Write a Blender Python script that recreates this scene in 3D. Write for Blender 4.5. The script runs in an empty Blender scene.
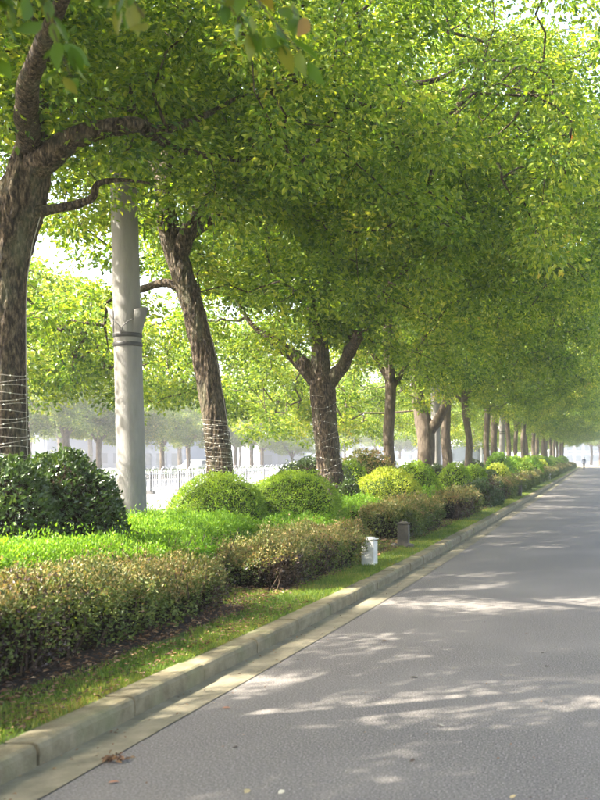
import bpy, bmesh, math, random
import numpy as np
from mathutils import Vector

R = math.radians
scene = bpy.context.scene
col = scene.collection
rng = np.random.default_rng(7)
random.seed(7)

# ------------------------------------------------------------------ camera
CAM_H = 1.6
cam_d = bpy.data.cameras.new('camera')
cam = bpy.data.objects.new('camera', cam_d)
col.objects.link(cam)
cam.location = (0, 0, CAM_H)
cam.rotation_euler = (R(90), 0, 0)
cam_d.sensor_fit = 'HORIZONTAL'
cam_d.sensor_width = 36
cam_d.lens = 60
cam_d.shift_x = -0.5
cam_d.shift_y = 58 / 600
cam_d.clip_end = 3000
cam_d.dof.use_dof = True
cam_d.dof.focus_distance = 14
cam_d.dof.aperture_fstop = 4.5
scene.camera = cam

# ------------------------------------------------------------------ light
SUN_EL, SUN_AZ = 46, -113          # degrees; azimuth clockwise from +Y
w = bpy.data.worlds.new("World")
scene.world = w
w.use_nodes = True
nt = w.node_tree
sky = nt.nodes.new('ShaderNodeTexSky')
sky.sky_type = 'NISHITA'
sky.sun_disc = False
sky.sun_elevation = R(SUN_EL)
sky.sun_rotation = R(SUN_AZ)
sky.air_density = 1.0
sky.dust_density = 6.0
sky.ozone_density = 1.0
nt.links.new(sky.outputs[0], nt.nodes['Background'].inputs[0])
nt.nodes['Background'].inputs[1].default_value = 0.15
sd = bpy.data.lights.new('sun', 'SUN')
sd.energy = 5.0
sd.angle = R(0.5)
sd.color = (1.0, 0.93, 0.82)
sun = bpy.data.objects.new('sun', sd)
col.objects.link(sun)
el, az = R(SUN_EL), R(SUN_AZ)
to_sun = Vector((math.sin(az) * math.cos(el), math.cos(az) * math.cos(el), math.sin(el)))
sun.rotation_euler = to_sun.to_track_quat('Z', 'Y').to_euler()
sun.location = (-30, 10, 40)
scene.view_settings.view_transform = 'Standard'
scene.view_settings.look = 'None'
scene.view_settings.gamma = 1
scene.view_settings.exposure = 2.65
cy = scene.cycles
cy.max_bounces = 10
cy.diffuse_bounces = 4
cy.glossy_bounces = 2
cy.transmission_bounces = 5
cy.transparent_max_bounces = 4
cy.volume_bounces = 1
cy.use_denoising = True
cy.sample_clamp_indirect = 6
cy.caustics_reflective = False
cy.caustics_refractive = False

HAZE_DENSITY = 0.0011

# ------------------------------------------------------------------ helpers
def tag(o, label=None, cat=None, group=None, kind=None):
    if label: o['label'] = label
    if cat: o['category'] = cat
    if group: o['group'] = group
    if kind: o['kind'] = kind
    return o

def empty(name, loc=(0, 0, 0), rz=0.0):
    o = bpy.data.objects.new(name, None)
    col.objects.link(o)
    o.empty_display_size = 0.2
    o.location = loc
    o.rotation_euler = (0, 0, rz)
    return o

def link_mesh(name, me, parent=None):
    o = bpy.data.objects.new(name, me)
    col.objects.link(o)
    if parent: o.parent = parent
    return o

def np_mesh(name, v, f, mat, smooth=False):
    """v: Nx3, f: MxK (all faces the same size)"""
    v = np.asarray(v, dtype=np.float32); f = np.asarray(f, dtype=np.int32)
    me = bpy.data.meshes.new(name)
    n, k = f.shape
    me.vertices.add(len(v)); me.vertices.foreach_set('co', v.ravel())
    me.loops.add(n * k); me.loops.foreach_set('vertex_index', f.ravel())
    me.polygons.add(n)
    me.polygons.foreach_set('loop_start', np.arange(0, n * k, k, dtype=np.int32))
    me.polygons.foreach_set('loop_total', np.full(n, k, dtype=np.int32))
    me.polygons.foreach_set('use_smooth', np.full(n, smooth, dtype=bool))
    me.update(calc_edges=True)
    me.validate()
    if mat: me.materials.append(mat)
    return me

class MB:
    """collects quads/tris/ngons for one mesh"""
    def __init__(s): s.v = []; s.f = []
    def add(s, v, f):
        n = len(s.v); s.v += [tuple(p) for p in v]; s.f += [tuple(i + n for i in q) for q in f]
    def box(s, x0, x1, y0, y1, z0, z1, taper=0):
        t = taper
        s.add([(x0, y0, z0), (x1, y0, z0), (x1, y1, z0), (x0, y1, z0),
               (x0 + t, y0 + t, z1), (x1 - t, y0 + t, z1), (x1 - t, y1 - t, z1), (x0 + t, y1 - t, z1)],
              [(3, 2, 1, 0), (4, 5, 6, 7), (0, 1, 5, 4), (1, 2, 6, 5), (2, 3, 7, 6), (3, 0, 4, 7)])
    def prism(s, pts, y0, y1):
        """outline in xz swept along y"""
        n = len(pts)
        v = [(x, y0, z) for x, z in pts] + [(x, y1, z) for x, z in pts]
        s.add(v, [tuple(range(n)), tuple(range(2 * n - 1, n - 1, -1))] +
              [(i, i + n, (i + 1) % n + n, (i + 1) % n) for i in range(n)])
    def lathe(s, prof, seg=16, c=(0, 0, 0)):
        n = len(prof); v = []
        for r, z in prof:
            for k in range(seg):
                a = 2 * math.pi * k / seg
                v.append((c[0] + r * math.cos(a), c[1] + r * math.sin(a), c[2] + z))
        f = [(i * seg + k, i * seg + (k + 1) % seg, (i + 1) * seg + (k + 1) % seg, (i + 1) * seg + k)
             for i in range(n - 1) for k in range(seg)]
        f += [tuple(reversed(range(seg))), tuple(range((n - 1) * seg, n * seg))]
        s.add(v, f)
    def tube(s, pts, rad, seg=8):
        v, f = sweep(pts, rad, seg)
        s.add(v, f)
    def build(s, name, mat, parent=None, smooth=False, bevel=0):
        me = bpy.data.meshes.new(name)
        me.from_pydata(s.v, [], s.f)
        bm = bmesh.new(); bm.from_mesh(me)
        bmesh.ops.recalc_face_normals(bm, faces=bm.faces)
        if bevel:
            bmesh.ops.bevel(bm, geom=list(bm.edges), offset=bevel, segments=2, affect='EDGES', profile=0.5)
        bm.to_mesh(me); bm.free()
        if smooth:
            me.polygons.foreach_set('use_smooth', [True] * len(me.polygons))
        me.materials.append(mat)
        return link_mesh(name, me, parent)

def sweep(pts, rad, seg=8):
    P = np.asarray(pts, float); n = len(P)
    rad = np.broadcast_to(np.asarray(rad, float), (n,))
    T = np.gradient(P, axis=0); T /= np.linalg.norm(T, axis=1)[:, None] + 1e-9
    ref = np.array([0.0, 1.0, 0.0]) if abs(T[0][1]) < 0.8 else np.array([1.0, 0, 0])
    v = []
    for i in range(n):
        s = np.cross(T[i], ref); s /= np.linalg.norm(s) + 1e-9
        u = np.cross(s, T[i]); ref = u if False else ref
        for k in range(seg):
            a = 2 * math.pi * k / seg
            v.append(P[i] + rad[i] * (math.cos(a) * s + math.sin(a) * u))
    f = [(i * seg + k, i * seg + (k + 1) % seg, (i + 1) * seg + (k + 1) % seg, (i + 1) * seg + k)
         for i in range(n - 1) for k in range(seg)]
    return v, f

def smooth_path(pts, m=6):
    """Catmull-Rom through points (any dimension)"""
    P = np.asarray(pts, float)
    Q = np.vstack([2 * P[0] - P[1], P, 2 * P[-1] - P[-2]])
    out = []
    for i in range(1, len(Q) - 2):
        for t in np.linspace(0, 1, m, endpoint=False):
            a, b, c, d = Q[i - 1], Q[i], Q[i + 1], Q[i + 2]
            out.append(0.5 * ((2 * b) + (c - a) * t + (2 * a - 5 * b + 4 * c - d) * t ** 2 + (3 * b - a - 3 * c + d) * t ** 3))
    out.append(P[-1])
    return np.array(out)

_ns = np.random.default_rng(3)
_K = _ns.normal(size=(24, 3)); _PH = _ns.uniform(0, 6.28, 24)
def noise(p, scale=1.0, seed=0):
    """smooth pseudo noise, about -1..1"""
    p = np.asarray(p, float) * scale
    k = np.roll(_K, seed, axis=0)[:8] * 2.2
    ph = np.roll(_PH, seed * 3)[:8]
    return np.sin(p @ k.T + ph).sum(axis=-1) / 3.2

def unit(a):
    return a / (np.linalg.norm(a, axis=-1, keepdims=True) + 1e-9)

def leaf_cloud(P, D, N, L, W, fold=0.15):
    """one folded quad per leaf: P base, D axis, N face normal"""
    D = unit(D); S = unit(np.cross(D, N)); N2 = np.cross(S, D)
    L = np.asarray(L)[:, None]; W = np.asarray(W)[:, None]
    mid = P + D * L * 0.45 - N2 * 0.0
    up = N2 * W * fold
    v = np.stack([P, mid + S * W * .5 + up, P + D * L - N2 * L * .12, mid - S * W * .5 + up], axis=1).reshape(-1, 3)
    f = np.arange(len(P) * 4).reshape(-1, 4)
    return v, f

def at(px, Y, py=None, z=None):
    """photo column -> world x at depth Y (photo is 600 wide, vanishing point at 600,458)"""
    return ((px - 600) * Y / 1000.0, Y, (CAM_H + (458 - py) * Y / 1000.0) if py is not None else (z or 0.0))

# ------------------------------------------------------------------ materials
def mat_new(name):
    m = bpy.data.materials.new(name); m.use_nodes = True
    return m, m.node_tree.nodes, m.node_tree.links, m.node_tree.nodes['Principled BSDF']

def ramp(nodes, stops):
    r = nodes.new('ShaderNodeValToRGB'); e = r.color_ramp.elements
    while len(e) < len(stops): e.new(0.5)
    for el_, (p, c) in zip(e, stops):
        el_.position = p; el_.color = (*c, 1)
    return r

def leaf_mat(name, stops, trans=0.45, rough=0.45, nscale=0.7, nmix=0.5, spec=0.35, tcol=None):
    m, N, Lk, b = mat_new(name)
    geo = N.new('ShaderNodeNewGeometry')
    noi = N.new('ShaderNodeTexNoise'); noi.inputs['Scale'].default_value = nscale
    noi.inputs['Detail'].default_value = 2
    Lk.new(geo.outputs['Position'], noi.inputs['Vector'])
    mul = N.new('ShaderNodeMath'); mul.operation = 'MULTIPLY_ADD'
    mul.inputs[1].default_value = 2.2 * nmix; mul.inputs[2].default_value = -0.6 * nmix - .25 * nmix
    Lk.new(noi.outputs['Fac'], mul.inputs[0])
    mul2 = N.new('ShaderNodeMath'); mul2.operation = 'MULTIPLY_ADD'
    mul2.inputs[1].default_value = 1 - nmix * .75
    Lk.new(geo.outputs['Random Per Island'], mul2.inputs[0]); Lk.new(mul.outputs[0], mul2.inputs[2])
    r = ramp(N, stops)
    Lk.new(mul2.outputs[0], r.inputs[0])
    Lk.new(r.outputs[0], b.inputs['Base Color'])
    b.inputs['Roughness'].default_value = rough
    b.inputs['Specular IOR Level'].default_value = spec
    t = N.new('ShaderNodeBsdfTranslucent')
    mx = N.new('ShaderNodeMix'); mx.data_type = 'RGBA'; mx.blend_type = 'MULTIPLY'
    mx.inputs[0].default_value = 1.0
    Lk.new(r.outputs[0], mx.inputs[6])
    mx.inputs[7].default_value = (*(tcol or (1.45, 1.4, 0.5)), 1)
    Lk.new(mx.outputs[2], t.inputs[0])
    ms = N.new('ShaderNodeMixShader'); ms.inputs[0].default_value = trans
    Lk.new(b.outputs[0], ms.inputs[1]); Lk.new(t.outputs[0], ms.inputs[2])
    Lk.new(ms.outputs[0], N['Material Output'].inputs[0])
    return m

def noise_mat(name, stops, scale=8, detail=8, rough=0.85, bump=0.3, bump_scale=60, stretch=(1, 1, 1), coord='Object', dist=.02, spec=.3, extra=None):
    m, N, Lk, b = mat_new(name)
    tc = N.new('ShaderNodeTexCoord'); mp = N.new('ShaderNodeMapping')
    mp.inputs['Scale'].default_value = stretch
    if coord == 'World':
        g = N.new('ShaderNodeNewGeometry'); Lk.new(g.outputs['Position'], mp.inputs[0])
    else:
        Lk.new(tc.outputs[coord], mp.inputs[0])
    n1 = N.new('ShaderNodeTexNoise'); n1.inputs['Scale'].default_value = scale
    n1.inputs['Detail'].default_value = detail; n1.inputs['Roughness'].default_value = .65
    Lk.new(mp.outputs[0], n1.inputs['Vector'])
    r = ramp(N, stops); Lk.new(n1.outputs['Fac'], r.inputs[0])
    last = r.outputs[0]
    if extra:      # (scale, lo, hi, colour, strength): a second, larger blotch
        n3 = N.new('ShaderNodeTexNoise'); n3.inputs['Scale'].default_value = extra[0]; n3.inputs['Detail'].default_value = 5
        Lk.new(mp.outputs[0], n3.inputs['Vector'])
        mr = N.new('ShaderNodeMapRange'); mr.inputs[1].default_value = extra[1]; mr.inputs[2].default_value = extra[2]
        mr.inputs[4].default_value = extra[4]
        Lk.new(n3.outputs['Fac'], mr.inputs[0])
        mx = N.new('ShaderNodeMix'); mx.data_type = 'RGBA'
        Lk.new(mr.outputs[0], mx.inputs[0]); Lk.new(last, mx.inputs[6]); mx.inputs[7].default_value = (*extra[3], 1)
        last = mx.outputs[2]
    Lk.new(last, b.inputs['Base Color'])
    b.inputs['Roughness'].default_value = rough
    b.inputs['Specular IOR Level'].default_value = spec
    n2 = N.new('ShaderNodeTexNoise'); n2.inputs['Scale'].default_value = bump_scale; n2.inputs['Detail'].default_value = 6
    Lk.new(mp.outputs[0], n2.inputs['Vector'])
    bp = N.new('ShaderNodeBump'); bp.inputs['Strength'].default_value = bump; bp.inputs['Distance'].default_value = dist
    Lk.new(n2.outputs['Fac'], bp.inputs['Height']); Lk.new(bp.outputs[0], b.inputs['Normal'])
    return m

def plain(name, c, rough=.6, metal=0, spec=.5):
    m, N, Lk, b = mat_new(name)
    n1 = N.new('ShaderNodeTexNoise'); n1.inputs['Scale'].default_value = 14; n1.inputs['Detail'].default_value = 5
    tc = N.new('ShaderNodeTexCoord'); Lk.new(tc.outputs['Object'], n1.inputs['Vector'])
    r = ramp(N, [(.3, tuple(k * .82 for k in c)), (.7, tuple(min(1, k * 1.08) for k in c))])
    Lk.new(n1.outputs['Fac'], r.inputs[0]); Lk.new(r.outputs[0], b.inputs['Base Color'])
    b.inputs['Roughness'].default_value = rough; b.inputs['Metallic'].default_value = metal
    b.inputs['Specular IOR Level'].default_value = spec
    return m

M = {}
M['crown'] = leaf_mat('camphor_leaf', [(0.0, (.03, .08, .012)), (.3, (.10, .18, .018)), (.65, (.235, .32, .035)), (.88, (.45, .46, .08)), (.97, (.5, .40, .08)), (1.0, (.50, .20, .06))], .46, .38, .5, .42)
M['crown_near'] = leaf_mat('near_leaf', [(0.0, (.05, .11, .015)), (.6, (.10, .17, .02)), (.9, (.18, .18, .03)), (1.0, (.34, .12, .03))], .5, .4, .8, .2)
M['crown_pale'] = leaf_mat('pale_leaf', [(0.0, (.05, .09, .03)), (.5, (.14, .20, .05)), (1.0, (.34, .33, .09))], .45, .5, .2, .5)
M['lime'] = leaf_mat('lime_hedge_leaf', [(0.0, (.07, .17, .012)), (.5, (.16, .31, .02)), (1.0, (.30, .42, .04))], .4, .5, 1.2, .4)
M['green'] = leaf_mat('green_shrub_leaf', [(0.0, (.09, .17, .015)), (.5, (.20, .32, .025)), (1.0, (.36, .45, .05))], .35, .45, 2.0, .35)
M['dark'] = leaf_mat('dark_shrub_leaf', [(0.0, (.022, .045, .01)), (.6, (.05, .095, .016)), (1.0, (.12, .17, .03))], .2, .3, 2.5, .35, spec=.6)
M['yellow'] = leaf_mat('yellow_shrub_leaf', [(0.0, (.15, .22, .02)), (.5, (.32, .38, .035)), (1.0, (.48, .48, .08))], .35, .5, 2.5, .35)
M['olive'] = leaf_mat('olive_hedge_leaf', [(0.0, (.04, .06, .015)), (.5, (.10, .14, .03)), (.85, (.20, .23, .06)), (1.0, (.18, .09, .05))], .3, .5, 1.5, .5)
M['redtip'] = leaf_mat('red_tip_leaf', [(0.0, (.10, .14, .035)), (.35, (.15, .17, .045)), (.65, (.30, .25, .085)), (.85, (.34, .21, .10)), (1.0, (.28, .10, .06))], .3, .5, 1.5, .45, tcol=(1.25, 1.1, .7))
M['maroon'] = leaf_mat('maroon_hedge_leaf', [(0.0, (.035, .02, .02)), (.5, (.07, .045, .03)), (1.0, (.14, .12, .05))], .2, .4, 2.0, .5, tcol=(1.4, 1, .6))
M['grass'] = leaf_mat('grass_blade', [(0.0, (.07, .13, .02)), (.4, (.16, .24, .04)), (.68, (.29, .31, .07)), (.86, (.36, .28, .09)), (1.0, (.36, .22, .09))], .4, .6, 1.4, .6)
M['litter'] = leaf_mat('dry_leaf', [(0.0, (.06, .035, .02)), (.5, (.17, .09, .045)), (.8, (.32, .19, .09)), (1.0, (.42, .30, .16))], .15, .7, 3, .2, tcol=(1.2, 1, .8))
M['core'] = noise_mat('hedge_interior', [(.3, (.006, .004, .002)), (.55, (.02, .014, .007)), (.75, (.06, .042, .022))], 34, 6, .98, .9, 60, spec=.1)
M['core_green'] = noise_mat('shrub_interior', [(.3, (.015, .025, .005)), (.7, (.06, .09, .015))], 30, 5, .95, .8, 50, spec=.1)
M['stem'] = noise_mat('stem_bark', [(.3, (.035, .022, .014)), (.7, (.10, .07, .045))], 20, 4, .9, .3, 60)
M['bark'] = noise_mat('trunk_bark', [(.36, (.008, .006, .004)), (.48, (.045, .032, .021)), (.60, (.13, .096, .062)), (.74, (.24, .19, .13))], 9, 9, .95, 1, 11, (4.2, 4.2, 1.25), dist=.04,
                      extra=(1.3, .5, .75, (.14, .15, .09), .5))
M['bark_far'] = noise_mat('far_trunk_bark', [(.25, (.03, .023, .016)), (.5, (.09, .07, .05)), (.8, (.18, .145, .105))], 8, 6, .95, .5, 14, (2.4, 2.4, .5), dist=.03)
M['concrete_pole'] = noise_mat('pole_concrete', [(.3, (.165, .16, .145)), (.7, (.265, .255, .235))], 6, 9, .85, .25, 90, (1.2, 1.2, .25), extra=(3, .48, .72, (.12, .105, .085), .6))
M['kerb'] = noise_mat('kerb_concrete', [(.25, (.085, .070, .036)), (.5, (.165, .140, .082)), (.8, (.27, .235, .15))], 7, 9, .9, .35, 90, coord='World', extra=(2.5, .5, .72, (.14, .15, .07), .65))
M['gutter'] = noise_mat('gutter_concrete', [(.25, (.10, .088, .055)), (.5, (.185, .162, .105)), (.8, (.29, .255, .17))], 5, 9, .9, .25, 90, coord='World', extra=(1.2, .5, .75, (.16, .15, .10), .6))
M['asphalt'] = noise_mat('asphalt', [(.33, (.030, .026, .022)), (.47, (.115, .104, .092)), (.56, (.155, .142, .127)), (.68, (.38, .35, .31))], 85, 4, .9, .22, 260, coord='World', dist=.006, extra=(.55, .42, .75, (.22, .20, .175), .5))
M['asphalt_far'] = noise_mat('far_carriageway', [(.3, (.085, .085, .085)), (.7, (.14, .138, .135))], 3, 6, .9, .1, 60, coord='World')
M['soil'] = noise_mat('bed_soil', [(.3, (.025, .016, .01)), (.55, (.06, .04, .025)), (.8, (.14, .09, .055))], 14, 9, .95, .9, 40, coord='World', dist=.05)
M['turf'] = noise_mat('turf', [(.3, (.05, .08, .015)), (.55, (.11, .15, .03)), (.8, (.22, .20, .06))], 6, 8, .95, .7, 50, coord='World', dist=.04, extra=(2.2, .55, .7, (.30, .17, .04), .6))
M['ground'] = noise_mat('ground', [(.3, (.10, .10, .08)), (.7, (.22, .22, .19))], .3, 8, .95, .2, 6, coord='World')
M['white_paint'] = plain('white_paint', (.55, .57, .6), .45)
M['stone_pale'] = noise_mat('painted_box', [(.3, (.42, .41, .36)), (.7, (.62, .61, .55))], 9, 6, .8, .2, 60)
M['stone_brown'] = noise_mat('weathered_box', [(.3, (.055, .048, .038)), (.7, (.13, .115, .09))], 9, 6, .85, .3, 60)
M['dark_metal'] = plain('dark_band', (.05, .048, .045), .55, .3)
M['wire'] = plain('pale_wire', (.32, .29, .24), .6)
M['cable'] = plain('dark_cable', (.06, .055, .05), .5)
M['bulb'] = plain('bulb_plastic', (.8, .78, .7), .3)
M['cloth_dark'] = plain('dark_cloth', (.035, .04, .055), .9)
M['trouser'] = plain('trouser_cloth', (.05, .05, .06), .9)
M['skin'] = plain('skin', (.45, .28, .2), .6)
M['hair'] = plain('hair', (.02, .016, .013), .6)
M['glass'] = plain('dark_glass', (.08, .10, .12), .3)
M['tyre'] = plain('tyre_rubber', (.025, .025, .025), .85)
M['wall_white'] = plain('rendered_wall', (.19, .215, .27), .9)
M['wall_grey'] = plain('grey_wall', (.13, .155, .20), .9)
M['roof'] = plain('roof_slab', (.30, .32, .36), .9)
M['silver'] = plain('silver_paint', (.6, .62, .65), .35, .3)
M['red'] = plain('red_lens', (.45, .03, .02), .3)

# ------------------------------------------------------------------ kerb line and terrain
_ky = np.array([-8, 2, 4.9, 7, 10, 13.3, 20, 38, 60, 80, 110, 135, 170, 600.])
_kx = np.array([-3.2, -3.0, -2.93, -2.83, -2.73, -2.66, -2.65, -2.69, -2.75, -2.83, -2.95, -3.06, -3.2, -3.2])
def kx(y):
    """x of the kerb's road face"""
    y = np.asarray(y, float)
    return sum(np.interp(y + d * (0.6 + np.abs(y) * .06), _ky, _kx) for d in (-2, -1, 0, 1, 2)) / 5

KERB_H, KERB_W, GUT_W = 0.125, 0.19, 0.30
def gz(x, y):
    """height of the planted strip"""
    o = kx(y) - KERB_W - np.asarray(x, float)
    t = np.clip(o / 3.0, 0, 1)
    return 0.115 + 0.16 * t * t * (3 - 2 * t) * np.clip((9.0 + np.asarray(x)) / 1.5, 0, 1)

def strip(name, off0, off1, ys, z, mat, n=1, zf=None, kind='structure'):
    """sheet following the kerb, offsets measured from the kerb face (+ = road side)"""
    v, f = [], []
    for y in ys:
        k = float(kx(y))
        for i in range(n + 1):
            x = k + off0 + (off1 - off0) * i / n
            v.append((x, y, zf(x, y) if zf else z))
    for j in range(len(ys) - 1):
        for i in range(n):
            a = j * (n + 1) + i
            f.append((a, a + 1, a + n + 2, a + n + 1))
    me = np_mesh(name, v, f, mat)
    o = link_mesh(name, me)
    tag(o, kind=kind)
    return o

mb = MB(); mb.add([(-900, -300, -.02), (900, -300, -.02), (900, 1500, -.02), (-900, 1500, -.02)], [(0, 1, 2, 3)])
tag(mb.build('ground', M['ground']), kind='structure')
ys_f = list(np.arange(-8, 30, .5)) + list(np.arange(30, 172, 2.0))
strip('road', GUT_W, 6.6, ys_f, 0.0, M['asphalt'], 2)
strip('gutter', -0.01, GUT_W, ys_f, 0.005, M['gutter'])
strip('far_road', GUT_W - 30, 40, [172, 180, 190, 200], 0.0, M['gutter'])
mb = MB(); mb.add([(-20.0, -8, -.008), (-9.2, -8, -.008), (-9.2, 300, -.008), (-20.0, 300, -.008)], [(0, 1, 2, 3)])
mb.add([(-33.0, -8, -.008), (-20.6, -8, -.008), (-20.6, 300, -.008), (-33.0, 300, -.008)], [(0, 1, 2, 3)])
tag(mb.build('avenue_carriageway', M['asphalt_far']), kind='structure')
mb = MB()
for y in range(20, 200, 9):
    mb.add([(-14.7, y, -.004), (-14.55, y, -.004), (-14.55, y + 4, -.004), (-14.7, y + 4, -.004)], [(0, 1, 2, 3)])
tag(mb.build('lane_marking', M['white_paint']), kind='structure')
# planted strip: soil everywhere, turf in front
def soil_z(x, y): return float(gz(x, y)) + .02 * float(noise(np.array([x * 2, y * 2, 0.0])))
strip('planting_bed', -6.6, -0.62, list(np.arange(-8, 40, .4)) + list(np.arange(40, 172, 2.)), 0, M['soil'], 16, soil_z)
def turf_z(x, y): return float(gz(x, y)) + .008
strip('grass_verge', -0.72, -KERB_W + .01, ys_f, 0, M['turf'], 4, turf_z)
# back edge of the planted strip
mb = MB(); mb.box(-9.6, -9.3, -8, 170, -.02, .12)
tag(mb.build('back_kerb', M['kerb']), kind='structure')
# right side of the road
mb = MB(); mb.box(3.9, 4.1, -8, 170, -.02, .125)
tag(mb.build('right_kerb', M['kerb']), kind='structure')
mb = MB(); mb.add([(4.1, -8, .115), (16, -8, .115), (16, 170, .115), (4.1, 170, .115)], [(0, 1, 2, 3)])
tag(mb.build('right_verge', M['turf']), kind='structure')

# kerb stones, one object each, shared meshes
kerb = tag(empty('kerb', (0, 0, 0)), kind='structure')
def kerb_mesh(L, seed):
    rr = np.random.default_rng(seed)
    b = MB()
    h = KERB_H + rr.uniform(-.004, .004)
    pts = [(0, -.04), (0, h - .035), (-.012, h - .010), (-.035, h), (-KERB_W, h), (-KERB_W, -.04)]
    b.prism(pts, .009, L - .009)
    o = b.build('kerb_stone', M['kerb'], None, bevel=.0035)
    me = o.data; bpy.data.objects.remove(o)
    return me
KL = 0.99
kmesh = [kerb_mesh(KL, i) for i in range(6)]
y = 1.2; i = 0
while y < 135:
    a, b2 = float(kx(y)), float(kx(y + KL))
    o = link_mesh('kerb_stone', kmesh[random.randrange(6)], kerb)
    o.location = (a + random.uniform(-.006, .006), y, random.uniform(-.004, .005))
    o.rotation_euler = (0, 0, math.atan2(-(b2 - a), KL) + random.uniform(-.006, .006))
    y += KL + .004; i += 1
strip('kerb_run', -KERB_W, 0, [y, 145, 155, 172], KERB_H, M['kerb'])

# ------------------------------------------------------------------ trees
def crown_leaves(centers, sizes, per, L, seed, keep=None):
    r = np.random.default_rng(seed)
    n = len(centers)
    cnt = np.maximum(20, (per * 1.12 * (sizes / sizes.mean()) ** 2).astype(int))
    idx = np.repeat(np.arange(n), cnt)
    m = len(idx)
    d = unit(r.normal(size=(m, 3)))
    rad = r.uniform(0, 1, m) ** 0.38
    off = d * rad[:, None] * sizes[idx][:, None] * np.array([1, 1, .62])
    P = centers[idx] + off + r.normal(size=(m, 3)) * .03
    D = unit(d * np.array([1, 1, .35]) + r.normal(size=(m, 3)) * .55 + np.array([0, 0, -.35]))
    N = unit(r.normal(size=(m, 3)) * .65 + np.array([0, 0, .8]) + d * .5)
    l = L * r.uniform(.65, 1.25, m)
    return leaf_cloud(P, D, N, l, l * r.uniform(.45, .62, m))

def trunk_mesh(path, rads, seed, seg=28, far=False, fine=0):
    """swept trunk with root flare and bark ridges"""
    P = smooth_path(np.column_stack([path, rads]), (8 if not far else 3) if not fine else fine)
    pts, rr = P[:, :3], P[:, 3]
    v, f = sweep(pts, rr, seg)
    v = np.array(v)
    c = np.repeat(pts, seg, axis=0)
    d = v - c
    k = 1 + .05 * noise(v * np.array([14, 14, 2.2]), 1, seed) + .07 * noise(v * np.array([2.5, 2.5, 1.2]), 1, seed + 2)
    if fine: k = k + .05 - .09 * np.abs(noise(v * np.array([15, 15, 4.5]) + .25 * noise(v * 6, 1, 1)[:, None], 1, 6)) ** .7
    v = c + d * k[:, None]
    return v, f

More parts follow.
